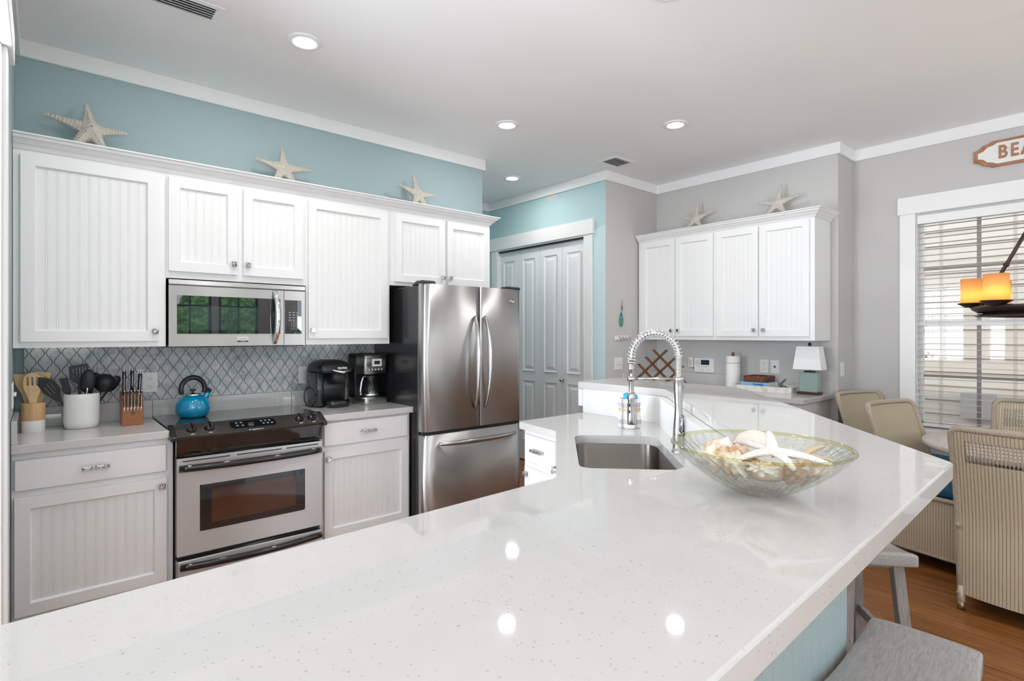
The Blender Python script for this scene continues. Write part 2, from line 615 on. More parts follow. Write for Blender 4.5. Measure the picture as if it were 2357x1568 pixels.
# ------------------------------------------------------------------ cabinets
M_knob = mat('speckled chrome knob', (.6, .6, .6), .2, 1)
n = N(M_knob)
v = n.new('ShaderNodeTexVoronoi', {'Vector': n.coord(), 'Scale': 260.0})
n.link(n.ramp(v.outputs['Color'], [(.42, (.13, .13, .13)), (.5, (.85, .85, .85))]), 'Base Color')


def shaker(T, u0, u1, z0, z1, parent, knob=None, th=.02, st=.052, name='door'):
    b = MB(T)
    b.box(u0, u0 + st, 0, th, z0, z1).box(u1 - st, u1, 0, th, z0, z1)
    b.box(u0 + st, u1 - st, 0, th, z0, z0 + st).box(u0 + st, u1 - st, 0, th, z1 - st, z1)
    # small sloped sticking
    a, c, e, f, h = u0 + st, u1 - st, z0 + st, z1 - st, .007
    vs = []
    for o, d in ((0, th), (.007, h)):
        vs += [(a + o, d, e + o), (c - o, d, e + o), (c - o, d, f - o), (a + o, d, f - o)]
    b.add(vs, [(i, (i + 1) % 4, 4 + (i + 1) % 4, 4 + i) for i in range(4)])
    # beadboard: flat boards with a double bead between them
    W_ = c - a
    nb = max(2, round(W_ / .041))
    p = W_ / nb
    xs = [(a, h)]
    for i in range(nb + 1):
        x = a + i * p
        for dx, dz in ((-.0055, 0), (-.0040, -.0018), (-.0025, 0), (.0025, 0), (.0040, -.0018), (.0055, 0)):
            X = x + dx
            if a < X < c:
                xs.append((X, h + dz))
    xs.append((c, h))
    vs = [(x, y, e) for x, y in xs] + [(x, y, f) for x, y in xs]
    k = len(xs)
    b.add(vs, [(i, i + 1, k + i + 1, k + i) for i in range(k - 1)])
    b.add([(a, 0, e), (c, 0, e), (c, 0, f), (a, 0, f)], [(0, 1, 2, 3)])
    d = b.build(name, M_cab, parent)
    if knob:
        ku, kz = knob
        q = MB(T)
        q.box(ku - .006, ku + .006, th, th + .012, kz - .006, kz + .006).box(ku - .014, ku + .014, th + .012, th + .022, kz - .014, kz + .014)
        q.build('knob', M_knob, d, bev=.002)
    return d


def drawer(T, u0, u1, z0, z1, parent, hw=.05, th=.02):
    d = MB(T).box(u0, u1, 0, th, z0, z1).build('drawer', M_cab, parent, bev=.003)
    c, z = (u0 + u1) / 2, (z0 + z1) / 2
    q = MB(T)
    for x in (c - hw + .008, c + hw - .008):
        q.box(x - .006, x + .006, th, th + .022, z - .006, z + .006)
    q.box(c - hw, c + hw, th + .018, th + .028, z - .008, z + .008)
    q.build('handle', M_knob, d, bev=.002)
    return d


YU = 3.52   # face of the wall cabinets' frames (doors proud to 3.50)
UT = frame(0, YU, 1, 0)
UB = 1.344


def upper(name, label, x0, x1, z0, doors, z1=2.30):
    t = thing(name, label, 'cabinet', ((x0 + x1) / 2, (YU + YW) / 2, z0), 0, 'white wall cabinets over the range counter')
    MB().box(x0, x1, YU, YW - .008, z0, z1).build('body', M_cab, t, bev=.0006)
    for u0, u1, a, c, kn in doors:
        shaker(UT, u0, u1, a, c, t, kn)
    return t


upper('wall_cabinet', 'tall white wall cabinet with one wide beadboard door, left of the microwave', XW + .002, .519, UB,
      [(-.075, .486, 1.375, 2.277, (.466, 1.426))])
upper('wall_cabinet', 'short white wall cabinet with two beadboard doors directly above the microwave', .5194, 1.2836, 1.722,
      [(.530, .878, 1.761, 2.277, (.857, 1.822)), (.911, 1.262, 1.761, 2.277, (.933, 1.822))])
upper('wall_cabinet', 'tall white wall cabinet with one beadboard door, between microwave and refrigerator', 1.284, 1.8788, UB,
      [(1.297, 1.855, 1.385, 2.275, (1.320, 1.437))])
upper('wall_cabinet', 'short white wall cabinet with two doors above the refrigerator', 1.8792, 2.786, 1.762,
      [(1.917, 2.341, 1.789, 2.279, (2.318, 1.842)), (2.363, 2.773, 1.789, 2.279, (2.386, 1.842))])
CM = [(-.02, 2.312), (.006, 2.312), (.012, 2.322), (.018, 2.330), (.024, 2.334), (.040, 2.352), (.046, 2.356), (.050, 2.356), (.054, 2.366), (.066, 2.372), (.066, 2.378), (-.02, 2.378)]
CM = [(o_, z - .012) for o_, z in CM]
t = MB().sweep(CM, [(XW + .002, YU), (2.786, YU), (2.786, YW - .05)]).box(XW + .002, 2.786, YU, YW - .008, 2.3005, 2.320)
o = t.build('cabinet_crown_moulding', M_cab)
tag(o, 'long white stepped crown moulding capping the range wall cabinets', 'moulding')

# base cabinets under the range counter
YF = 3.32
BT = frame(0, YF, 1, 0)


def base(name, label, x0, x1, dr_, do_, kn):
    t = thing(name, label, 'cabinet', ((x0 + x1) / 2, (YF + YW) / 2, 0), 0, 'white base cabinets beside the range')
    MB().box(x0, x1, YF, YW - .008, .10, .874).box(x0, x1, YF + .07, YW - .008, 0, .10).build('body', M_cab, t, bev=.002)
    drawer(BT, *dr_, t, .052)
    shaker(BT, *do_, t, kn)
    return t


base('base_cabinet', 'white base cabinet with one drawer over one door, left of the range', XW + .002, .522, (-.091, .489, .705, .842), (-.091, .491, .138, .672), (.468, .632))
base('base_cabinet', 'white base cabinet with drawer and door between range and refrigerator', 1.294, 1.925, (1.319, 1.900, .717, .861), (1.321, 1.904, .150, .687), (1.342, .640))
# worktops with their upstands
t = thing('countertop', 'white quartz countertop with low backsplash, left of the range', 'countertop', (.2, 3.6, .874))
MB().box(XW + .002, .500, 3.285, YW - .002, .8742, .914).build('slab', M_quartz, t, bev=.003)
MB().box(XW + .002, .500, YW - .022, YW - .002, .914, 1.020).box(XW + .002, XW + .022, 3.30, YW - .022, .914, 1.020).build('upstand', M_quartz, t, bev=.002)
t = thing('countertop', 'white quartz countertop under the two coffee makers', 'countertop', (1.6, 3.6, .874))
MB().box(1.312, 1.936, 3.285, YW - .002, .8742, .914).build('slab', M_quartz, t, bev=.003)
MB().box(1.312, 1.936, YW - .022, YW - .002, .914, 1.020).build('upstand', M_quartz, t, bev=.002)
o = MB().box(.5015, 1.3105, YW - .022, YW - .002, .90, 1.020).build('backsplash_upstand', M_quartz, bev=.002)
tag(o, 'low white quartz upstand strip directly behind the range', 'backsplash')
o = MB().box(XW + .035, 1.945, YW - .010, YW - .0005, 1.021, 1.343).build('tile_backsplash', M_tile)
tag(o, 'grey marble lantern-shaped tile backsplash with dark grout behind the range', 'tiles')

# ------------------------------------------------------------------ range
RX0, RX1 = .527, 1.289
t = thing('kitchen_range', 'slide-in stainless and black glass electric range between the base cabinets', 'stove', (.908, 3.5, 0))
MB().box(RX0, RX1, 3.30, YW - .03, .03, .915).build('body', M_blackm, t)
MB().box(.503, 1.310, 3.34, 3.852, .9145, .925).build('cooktop_glass', mat('dark cooktop glass', (.045, .055, .065), .09, Coat_Weight=.5), t, bev=.002)
# control panel: sloped deck bowed forward
M_panel = mat('dark brushed panel', (.075, .068, .062), .35, .6)
NP = 16
pan = MB()


def bow(x, k=.035):
    s = (x - .908) / .40
    return k * (1 - s * s)


vs, fs = [], []
xs = [.503 + (1.310 - .503) * i / NP for i in range(NP + 1)]
for x in xs:
    f = 3.245 - bow(x)
    vs += [(x, 3.345, .931), (x, f, .880), (x, f + .006, .868), (x, 3.345, .868)]
for i in range(NP):
    for k in range(4):
        fs.append((i * 4 + k, i * 4 + (k + 1) % 4, i * 4 + 4 + (k + 1) % 4, i * 4 + 4 + k))
fs += [(0, 1, 2, 3), tuple(NP * 4 + k for k in (3, 2, 1, 0))]
pan.add(vs, fs)
panel = pan.build('control_panel', M_panel, t)
# black end caps on the deck
for x0, x1 in ((.499, .528), (1.286, 1.314)):
    e = MB()
    e.add([(x0, 3.350, .936), (x1, 3.350, .936), (x1, 3.236, .882), (x0, 3.236, .882), (x0, 3.350, .86), (x1, 3.350, .86), (x1, 3.238, .86), (x0, 3.238, .86)],
          [(0, 1, 2, 3), (4, 7, 6, 5), (3, 2, 6, 7), (1, 5, 6, 2), (0, 3, 7, 4), (0, 4, 5, 1)])
    e.build('end_cap', M_black, panel, bev=.005, seg=2)
# dark lip beneath the deck
vs, fs = [], []
xs = [RX0 + (RX1 - RX0) * i / NP for i in range(NP + 1)]
for x in xs:
    f = 3.250 - bow(x, .030)
    vs += [(x, 3.31, .868), (x, f, .868), (x, f + .012, .800), (x, 3.262, .775), (x, 3.31, .775)]
for i in range(NP):
    for k in range(5):
        fs.append((i * 5 + k, i * 5 + (k + 1) % 5, i * 5 + 5 + (k + 1) % 5, i * 5 + 5 + k))
fs += [(0, 1, 2, 3, 4), tuple(NP * 5 + k for k in (4, 3, 2, 1, 0))]
MB().add(vs, fs).build('front_lip', M_blackg, t)


def deck(x, s):
    """matrix on the sloped deck: s = 0 back edge, 1 front edge; z out of the deck"""
    f = 3.245 - bow(x)
    p0, p1 = Vector((x, 3.345, .931)), Vector((x, f, .880))
    p = p0.lerp(p1, s)
    up = (p0 - p1).normalized()
    nrm = Vector((1, 0, 0)).cross(up).normalized()
    return Matrix(((1, up.x, nrm.x, p.x), (0, up.y, nrm.y, p.y), (0, up.z, nrm.z, p.z), (0, 0, 0, 1)))


for x in (.600, .683, 1.160, 1.236):
    K = MB(deck(x, .50))
    K.lathe([(.024, .0005), (.024, .008), (.021, .016), (.019, .020), (0, .021)], 24)
    K.box(-.005, .005, -.022, .022, .012, .030)
    kn = K.build('control_knob', M_blackg, panel)
    D = MB(deck(x, .50))
    for k in range(11):
        a = PI * (.5 + .14) + 2 * PI * .86 * k / 10
        D.box(.034 * math.cos(a) - .0012, .034 * math.cos(a) + .0012, .034 * math.sin(a) - .0012, .034 * math.sin(a) + .0012, .0002, .0008)
    D.box(-.010, .010, -.045, -.040, .0002, .0008)
    D.build('dial_marks', M_print, panel)
C = MB(deck(.905, .46))
C.prism([(-.115 + .012 * (i in (0, 3)), 0) for i in range(0)] or [(-.105, -.036), (.105, -.036), (.118, -.022), (.118, .030), (.108, .040), (-.108, .040), (-.118, .030), (-.118, -.022)], .0004, .0030)
disp = C.build('display_glass', M_blackg, panel)
M_dim = mat('dim grey print', (.30, .34, .38), .4)
for x, y in ((-.085, .018), (-.06, .018), (-.085, -.012), (-.058, -.014), (.045, .018), (.068, .018), (.09, .018), (.052, -.012), (.075, -.012), (.098, -.012)):
    MB(deck(.905, .46)).prism([(x + .007 * math.cos(a), y + .004 * math.sin(a)) for a in [k * PI / 4 for k in range(8)]], .0031, .0036).build('touch_key', M_dim, disp)
    MB(deck(.905, .46)).box(x - .006, x + .006, y + .007, y + .009, .0031, .0036).build('key_label', M_dim, disp)
for k in range(4):
    MB(deck(.905, .46)).box(-.03, -.004 + .004 * (k % 2), -.026 + k * .007, -.0245 + k * .007, .0031, .0036).build('text_line', M_dim, disp)
text_obj('8:08', deck(.895, .40) @ Matrix.Translation((0, 0, .0032)), .016, .0005, mat('dim display digits', (.10, .10, .05), .4), disp, 'display_digits')
text_obj('Frigidaire', deck(.905, .905) @ Matrix.Translation((0, 0, .0006)), .018, .0006, M_print, panel, 'logo', sx=1.15)
# oven door with window and slots
dz0, dz1 = .262, .768
D = MB()
wx0, wx1, wz0, wz1 = .632, 1.182, .375, .617
D.box(RX0 + .002, wx0, 3.25, 3.298, dz0, dz1).box(wx1, RX1 - .004, 3.25, 3.298, dz0, dz1).box(wx0, wx1, 3.25, 3.298, dz0, wz0).box(wx0, wx1, 3.25, 3.298, wz1, dz1)
dd = D.build('oven_door', M_steel, t)
M_oglass = mat('oven window glass', (.035, .018, .012), .06, Coat_Weight=.5)
n = N(M_oglass)
sx = n.new('ShaderNodeSeparateXYZ', {0: n.coord()})
gx = n.math('ABSOLUTE', n.math('SUBTRACT', sx.outputs[0], -.002))
gz = n.math('ABSOLUTE', sx.outputs[2])
ins = n.math('MULTIPLY', n.math('LESS_THAN', gx, .222), n.math('GREATER_THAN', n.math('SUBTRACT', .60, gz), -10.0))
n.link(n.mix(n.noise(n.coord((1, 1, 1)), 6, 2), (.05, .018, .010), (.08, .035, .02)), 'Base Color')
D = MB()
D.prism([(wx0 + .012, wz0), (wx1 - .012, wz0), (wx1, wz0 + .012), (wx1, wz1 - .012), (wx1 - .012, wz1), (wx0 + .012, wz1), (wx0, wz1 - .012), (wx0, wz0 + .012)], 0, .004,
        T=Matrix(((1, 0, 0, 0), (0, 0, -1, 3.251), (0, 1, 0, 0), (0, 0, 0, 1))))
win = D.build('oven_window', M_blackg, dd)
D = MB().box(wx0 + .055, wx1 - .055, 3.2462, 3.247, wz0 + .035, wz1 - .03)
D.build('window_tint', M_oglass, win)
D = MB()
for a, c in ((.553, .778), (.812, 1.048), (1.075, 1.262)):
    D.box(a, c, 3.249, 3.251, .7485, .7545)
D.build('vent_slots', M_dark, dd)


def bar_handle(z, x0, x1, y, r, sag, parent, out=.045, mt=M_blackg, flat=1.5):
    P = []
    for i in range(21):
        s = i / 20
        x = x0 + (x1 - x0) * s
        P.append((x, y - out * (1 - abs(2 * s - 1) ** 2.2) * .85 - .008, z - sag * math.sin(PI * s)))
    return MB().tube(P, r, 10, flat=flat).build('handle', mt, parent)


bar_handle(.716, RX0 + .012, RX1 - .014, 3.25, .0125, 0, dd)
dw = MB().box(RX0 + .002, RX1 - .004, 3.25, 3.298, .052, .235).build('storage_drawer', M_steel, t, bev=.003)
bar_handle(.205, RX0 + .016, RX1 - .012, 3.25, .0125, 0, dw)

# ------------------------------------------------------------------ microwave
MX0, MX1, MZ0, MZ1 = .529, 1.273, 1.337, 1.718
t = thing('microwave', 'stainless over-the-range microwave with dark reflective glass door', 'microwave', (.9, 3.68, MZ0))
MB().box(MX0, MX1, 3.53, YW - .009, MZ0, MZ1).build('body', M_blackm, t)
MB().prism([(3.53, MZ1), (3.50, MZ1 - .004), (3.496, MZ1 - .028), (3.503, MZ1 - .034), (3.53, MZ1 - .034)], MX0, MX1, T=Matrix(((0, 0, 1, 0), (1, 0, 0, 0), (0, 1, 0, 0), (0, 0, 0, 1)))).build('vent_grille', M_mwst, t)
DX1 = 1.142
fx0, fx1, fz0, fz1 = .568, 1.121, 1.414, 1.628
D = MB()
D.box(MX0, fx0, 3.500, 3.53, MZ0 + .006, MZ1 - .036).box(fx1, DX1, 3.5, 3.53, MZ0 + .006, MZ1 - .036)
D.box(fx0, fx1, 3.5, 3.53, MZ0 + .006, fz0).box(fx0, fx1, 3.5, 3.53, fz1, MZ1 - .036)
d = D.build('door', M_mwst, t)
g = MB().box(fx0, fx1, 3.498, 3.505, fz0, fz1).build('door_glass', mat('dark mirror glass', (.012, .016, .018), .01, IOR=2.0), d)
MB().box(fx0 + .05, fx1 - .13, 3.4972, 3.498, fz0 + .02, fz1 - .055).build('viewing_mesh', mat('dark grey viewing mesh', (.03, .045, .05), .02, IOR=2.0), g)
P = []
for i in range(25):
    s = i / 24
    P.append((1.088 - .018 * math.sin(PI * s) * 0 + .006 * math.sin(PI * s), 3.494 - .040 * (1 - abs(2 * s - 1) ** 2.4), 1.357 + (1.675 - 1.357) * s))
MB().tube(P, [.012 + .006 * math.sin(PI * i / 24) for i in range(25)], 12, flat=.8).build('handle', M_chrome, d)
p = MB().box(DX1 + .003, MX1, 3.5, 3.53, MZ0 + .006, MZ1 - .036).build('control_panel', M_mwst, t)
kp = MB().box(DX1 + .006, 1.250, 3.498, 3.502, fz0, fz1 - .004).build('keypad', MATS['dark mirror glass'], p)
M_pb = mat('pale blue print', (.45, .55, .6), .4)
for r in range(4):
    for c_ in range(3):
        MB().box(1.172 + c_ * .024, 1.184 + c_ * .024, 3.4972, 3.498, 1.545 - r * .016, 1.549 - r * .016).build('key_label', M_pb, kp)
FT = Matrix(((1, 0, 0, 0), (0, 0, -1, 0), (0, 1, 0, 0), (0, 0, 0, 1)))
for r, row_ in enumerate(('1 2 3', '4 5 6', '7 8 9', 'o 0 o')):
    text_obj(row_.replace(' ', '   '), Matrix.Translation((1.203, 3.4975, 1.488 - r * .0145)) @ FT, .010, .0005, M_print, kp, 'digits')
lg = MB().box(.877, .936, 3.4985, 3.5, 1.374, 1.396).build('badge', mat('satin badge metal', (.7, .7, .7), .3, .8), d)
MB().box(.877, .936, 3.4980, 3.4995, 1.366, 1.374).build('badge_base', M_dark, lg)
text_obj('FRIGIDAIRE', Matrix.Translation((.907, 3.4983, 1.384)) @ FT, .009, .0006, M_dark, lg, 'lettering')
text_obj('GALLERY', Matrix.Translation((.907, 3.4978, 1.370)) @ FT, .006, .0005, M_print, lg, 'lettering')

# ------------------------------------------------------------------ refrigerator
GX0, GX1 = 1.934, 2.808
t = thing('refrigerator', 'stainless french-door refrigerator with black sides and bottom freezer', 'refrigerator', (2.37, 3.5, 0))
MB().box(GX0, GX1, 3.222, YW - .025, .02, 1.742).build('body', mat('black fridge side', (.016, .017, .019), .22), t, bev=.004)


def fdoor(x0, x1, z0, z1, name, rl, rr):
    n_ = 18
    vs = []
    gm = (GX0 + GX1) / 2
    for i in range(n_ + 1):
        x = x0 + (x1 - x0) * i / n_
        f = 3.150 - .012 * (1 - ((x - gm) / .44) ** 2)
        e = 0
        if rl and x - x0 < .03:
            e = .03 - math.sqrt(max(0, .03 ** 2 - (.03 - (x - x0)) ** 2))
        if rr and x1 - x < .02:
            e = max(e, .02 - math.sqrt(max(0, .02 ** 2 - (.02 - (x1 - x)) ** 2)))
        vs.append((x, f + e))
    pts = vs + [(x1, 3.214), (x0, 3.214)]
    b = MB().prism(pts, z0, z1)
    b.sm = [False, False] + [True] * n_ + [False] * 3
    o_ = b.build(name, M_fridge, t)
    return o_


xm = 2.391
dl_ = fdoor(GX0, xm - .004, .752, 1.752, 'door', True, False)
dr_ = fdoor(xm + .004, GX1, .752, 1.752, 'door', False, True)
fz = fdoor(GX0, GX1, .06, .728, 'freezer_drawer', True, True)
MB().box(GX0 + .01, GX1 - .01, 3.165, 3.215, .728, .752).box(xm - .0035, xm + .0035, 3.165, 3.215, .752, 1.74).build('door_gasket', M_blackm, t)
for xa, xb in ((GX0 + .005, GX0 + .10), (GX1 - .11, GX1 - .005)):
    MB().prism([(3.155, 1.753), (3.155, 1.766), (3.175, 1.776), (3.26, 1.776), (3.32, 1.745)], xa, xb, T=Matrix(((0, 0, 1, 0), (1, 0, 0, 0), (0, 1, 0, 0), (0, 0, 0, 1)))).build('hinge_cover', M_black, t, bev=.004)
M_hnd = steel('satin steel handle', (.45, .45, .45), .22, False, .05)
for xc, dpar, sg in ((2.352, dl_, -1), (2.430, dr_, 1)):
    P, R = [], []
    for i in range(31):
        s = i / 30
        bulge = 1 - abs(2 * s - 1) ** 2.6
        P.append((xc + sg * .004 + sg * .010 * bulge, 3.128 - .052 * bulge, .885 + .655 * s))
        R.append(.014 + .006 * bulge)
    MB().tube(P, R, 12, flat=.75).build('handle', M_hnd, dpar)
P, R = [], []
for i in range(31):
    s = i / 30
    bulge = 1 - abs(2 * s - 1) ** 2.6
    P.append((2.045 + .68 * s, 3.132 - .05 * bulge, .664))
    R.append(.013 + .005 * bulge)
MB().tube(P, R, 12).build('handle', M_hnd, fz)
L = MB(Matrix.Translation((2.700, 3.1375, 1.662)) @ FT)
L.lathe([(.022, 0), (.024, .002), (.021, .003), (.020, .0015), (0, .0015)], 28, sy=.42)
L.tube([(-.016, -.002, .002), (-.006, .003, .002), (.002, -.003, .002), (.014, .003, .002)], .0012, 6)
L.build('badge', M_chrome, dr_)

# ------------------------------------------------------------------ island: raised bar, pony wall, lower counter
ZB = 1.108
BAR = [(-1.0, .190), (.443, .247), (1.629, .297), (2.928, 1.428), (3.035, 1.600), (3.063, 2.428), (2.589, 2.372), (2.600, 1.745), (2.560, 1.690), (1.498, .708), (-1.0, .600)]


def rounded(pts, rads, seg=6):
    out = []
    n_ = len(pts)
    for i, p in enumerate(pts):
        r = rads[i] if isinstance(rads, (list, tuple)) else rads
        if r <= 0:
            out.append(p)
            continue
        p = Vector(p)
        a, c_ = Vector(pts[i - 1]), Vector(pts[(i + 1) % n_])
        u, w = (a - p).normalized(), (c_ - p).normalized()
        ang = u.angle(w)
        d_ = r / math.tan(ang / 2)
        d_ = min(d_, (a - p).length * .45, (c_ - p).length * .45)
        s0, s1 = p + u * d_, p + w * d_
        for k in range(seg + 1):
            t_ = k / seg
            out.append(tuple((1 - t_) ** 2 * s0 + 2 * t_ * (1 - t_) * p + t_ ** 2 * s1))
    return out


barp = rounded(BAR, [0, 0, .035, .1, .12, .04, .02, .05, .05, .03, 0])
o = MB().prism(barp, ZB - .040, ZB).build('bar_countertop', M_quartz, bev=.004, seg=2)
tag(o, 'raised white speckled quartz bar top wrapping the kitchen island, nearest the viewer', 'countertop')

INN = [(-1.0, .628), (1.486, .735), (2.57, 1.735), (2.614, 1.80), (2.628, 2.345)]       # kitchen side face of the pony wall
OUT = [(-1.0, .400), (1.555, .507), (2.78, 1.573), (2.80, 1.62), (2.822, 2.345)]
M_bead = mat('pale aqua beadboard paint', (.37, .47, .49), .4)
t = island_base = thing('breakfast_bar_base', 'pale aqua beadboard half wall carrying the raised quartz bar top', 'island', (1.5, .6, 0))
MB().prism(INN + OUT[::-1], 0, ZB - .041).build('wall_core', M_cab, t)
# beadboard skin on the outer side
b = MB()
for (x0, y0), (x1, y1) in zip(OUT, OUT[1:]):
    L_ = math.hypot(x1 - x0, y1 - y0)
    T = frame(x0, y0, x1 - x0, y1 - y0)
    k = max(1, round(L_ / .052))
    p = L_ / k
    prof = [(0, .008)]
    for i in range(k):
        a = i * p
        prof += [(a + .004, .008), (a + .0055, .0045), (a + .007, .008)]
    prof += [(L_, .008)]
    vs = [(x, y, 0.0) for x, y in prof] + [(x, y, ZB - .041) for x, y in prof]
    m_ = len(prof)
    b.add(vs, [(i, i + 1, m_ + i + 1, m_ + i) for i in range(m_ - 1)], T=T)
b.build('beadboard', M_bead, t)
# trim block beneath the end of the bar
MB().box(2.60, 2.68, 2.345, 2.372, .955, ZB - .042).build('bracket', M_cab, t, bev=.003)
MB().box(2.63, 2.82, 2.346, 2.356, 0, ZB - .045).build('end_panel', M_bead, t)

LOW = [(-1.0, 1.235), (1.35, 1.334), (1.997, 1.974), (2.064, 2.341), (2.626, 2.341), (2.612, 1.802), (2.568, 1.737), (1.484, .737), (-1.0, .630)]
# sink bowl outline on the counter: long axis along 44.5 degrees
SC, SA = Vector((1.890, 1.470)), math.radians(44.5)
su, sv = Vector((math.cos(SA), math.sin(SA))), Vector((math.sin(SA), -math.cos(SA)))


def sink_pt(u, v):
    p = SC + su * u + sv * v
    return (p.x, p.y)


HU, HV = .335, .195
hole = rounded([sink_pt(-HU, -HV), sink_pt(HU, -HV), sink_pt(HU, HV), sink_pt(-HU, HV)], [.06, .07, .09, .07], 7)


def slab_with_hole(outer, inner, z0, z1):
    bm = bmesh.new()
    def loop(pts):
        vv = [bm.verts.new((x, y, z1)) for x, y in pts]
        return [bm.edges.new((vv[i], vv[(i + 1) % len(vv)])) for i in range(len(vv))]
    es = loop(outer) + loop(inner)
    bmesh.ops.triangle_fill(bm, use_beauty=True, edges=es)
    ex = bmesh.ops.extrude_face_region(bm, geom=bm.faces[:])
    for v_ in ex['geom']:
        if isinstance(v_, bmesh.types.BMVert):
            v_.co.z = z0
    bmesh.ops.recalc_face_normals(bm, faces=bm.faces)
    bm.verts.index_update()
    mb = MB()
    mb.add([tuple(v_.co) for v_ in bm.verts], [tuple(v_.index for v_ in f_.verts) for f_ in bm.faces])
    bm.free()
    return mb


o = slab_with_hole(rounded(LOW, [0, .02, .02, .02, 0, 0, 0, 0, 0]), hole, .8745, .914).build('sink_countertop', M_quartz)
tag(o, 'lower white quartz countertop with the sink cut-out, behind the raised bar', 'countertop')
t = thing('kitchen_sink', 'undermount stainless steel sink bowl in the island corner', 'sink', (SC.x, SC.y, .70))
rim = rounded([sink_pt(-HU - .012, -HV - .012), sink_pt(HU + .012, -HV - .012), sink_pt(HU + .012, HV + .012), sink_pt(-HU - .012, HV + .012)], [.07, .08, .1, .08], 7)
bot = rounded([sink_pt(-HU + .03, -HV + .03), sink_pt(HU - .03, -HV + .03), sink_pt(HU - .03, HV - .03), sink_pt(-HU + .03, HV - .03)], [.05, .05, .06, .05], 7)
hl2 = rounded([sink_pt(-HU, -HV), sink_pt(HU, -HV), sink_pt(HU, HV), sink_pt(-HU, HV)], [.06, .07, .09, .07], 7)
b = MB()
k = len(rim)
lay = [(rim, .8735, hl2, .8735), (hl2, .8735, hl2, .72), (hl2, .72, bot, .700)]
for r0, z0, r1, z1 in lay:
    b.add([(x, y, z0) for x, y in r0] + [(x, y, z1) for x, y in r1], [(i, (i + 1) % k, k + (i + 1) % k, k + i) for i in range(k)], True)
b.add([(x, y, .700) for x, y in bot], [tuple(range(k))])
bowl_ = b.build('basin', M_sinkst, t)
MB(Matrix.Translation((SC.x, SC.y, .6985))).lathe([(.045, 0), (.045, .003), (.03, .002), (0, .001)], 24).build('drain', M_chrome, t)

# island base cabinets under the lower counter
t = thing('island_cabinet', 'white island base cabinet with drawer and door under the sink counter', 'cabinet', (1.9, 1.6, 0))
CB = [(-1.0, 1.205), (1.352, 1.304), (1.362, 1.309), (2.010, 1.950), (2.024, 1.968), (2.091, 2.316), (2.60, 2.316), (2.594, 1.812), (2.55, 1.752), (1.468, .757), (-1.0, .650)]
b = MB()
k = len(CB)
b.add([(x, y, .10) for x, y in CB] + [(x, y, .8735) for x, y in CB], [(i, (i + 1) % k, k + (i + 1) % k, k + i) for i in range(k)] + [tuple(range(k))])
b.build('body', M_cab, t)


def seg_frame(a, c_):
    return frame(a[0], a[1], c_[0] - a[0], c_[1] - a[1]), math.hypot(c_[0] - a[0], c_[1] - a[1])


T, L_ = seg_frame((2.091, 2.316), (2.024, 1.968))
drawer(T, .03, L_ - .03, .70, .85, t, .055)
shaker(T, .03, L_ - .03, .13, .67, t, (.055, .63))
T, L_ = seg_frame((2.010, 1.950), (1.362, 1.309))
shaker(T, .04, L_ / 2 - .006, .13, .67, t, (L_ / 2 - .03, .63))
shaker(T, L_ / 2 + .006, L_ - .04, .13, .67, t, (L_ / 2 + .03, .63))
MB(T).box(.04, L_ - .04, 0, .02, .70, .85).build('false_front', M_cab, t, bev=.003)
MB(T).box(.05, .16, .040, .050, .737, .753).box(.054, .066, .02, .042, .739, .751).box(.144, .156, .02, .042, .739, .751).build('handle', M_knob, t, bev=.002)
T, L_ = seg_frame((1.352, 1.304), (-1.0, 1.205))
for k in range(4):
    a, c_ = .03 + k * .57, .57 + k * .57
    drawer(T, a, c_, .70, .85, t, .055)
    shaker(T, a, c_, .13, .67, t, (a + .03, .63))
b = MB()
CBk = [(x, y - .0) for x, y in CB]
b.prism([(-1.0, 1.14), (1.33, 1.24), (1.97, 1.87), (2.14, 2.30), (2.58, 2.30), (2.57, 1.82), (2.52, 1.77), (1.45, .78), (-1.0, .67)], 0, .10)
b.build('toe_kick', M_cab, t)
# low dark mat edge is not visible; quartz splash behind the sink counter
b = MB()
for a, c_ in zip(INN[:-1], INN[1:]):
    T, L_ = seg_frame(c_, a)
    b.box(0, L_, .0005, .012, .9145, ZB - .041, T=T)
b.build('splash_panel', M_cab, island_base)

# ------------------------------------------------------------------ desk side
t = thing('desk_countertop', 'white quartz desk countertop with low backsplash along the grey walls', 'countertop', (4.6, 2.5, .885))
MB().box(4.295, XB - .002, 1.668, 3.358, .8855, .925).build('slab', M_quartz, t, bev=.003)
MB().box(XB - .022, XB - .002, 1.668, 3.358, .925, 1.030).box(4.32, XB - .022, 3.338, 3.358, .925, 1.030).build('upstand', M_quartz, t, bev=.002)
t = thing('desk_cabinet', 'white base cabinet beneath the desk countertop by the grey wall', 'cabinet', (4.6, 2.5, 0))
MB().box(4.335, XB - .008, 1.70, 3.352, .10, .8845).box(4.40, XB - .008, 1.72, 3.352, 0, .10).build('body', M_cab, t, bev=.002)
DT = frame(4.335, 3.352, 0, -1)
for k in range(4):
    a = .03 + k * .405
    drawer(DT, a, a + .38, .70, .85, t)
    shaker(DT, a, a + .38, .13, .67, t, (a + (.35 if k % 2 == 0 else .03), .63))
RT = frame(4.57, 3.345, 0, -1)
RZ = 3.345


def right_upper(label, y1, y0, ds):
    t = thing('wall_cabinet', label, 'cabinet', (4.73, (y0 + y1) / 2, 1.360), 0, 'white wall cabinets over the desk')
    MB().box(4.57, XB - .004, y0, y1, 1.360, 2.329).build('body', M_cab, t, bev=.0006)
    for a, c_, k_ in ds:
        shaker(RT, RZ - a, RZ - c_, 1.395, 2.318, t, (RZ - k_, 1.447))
    return t


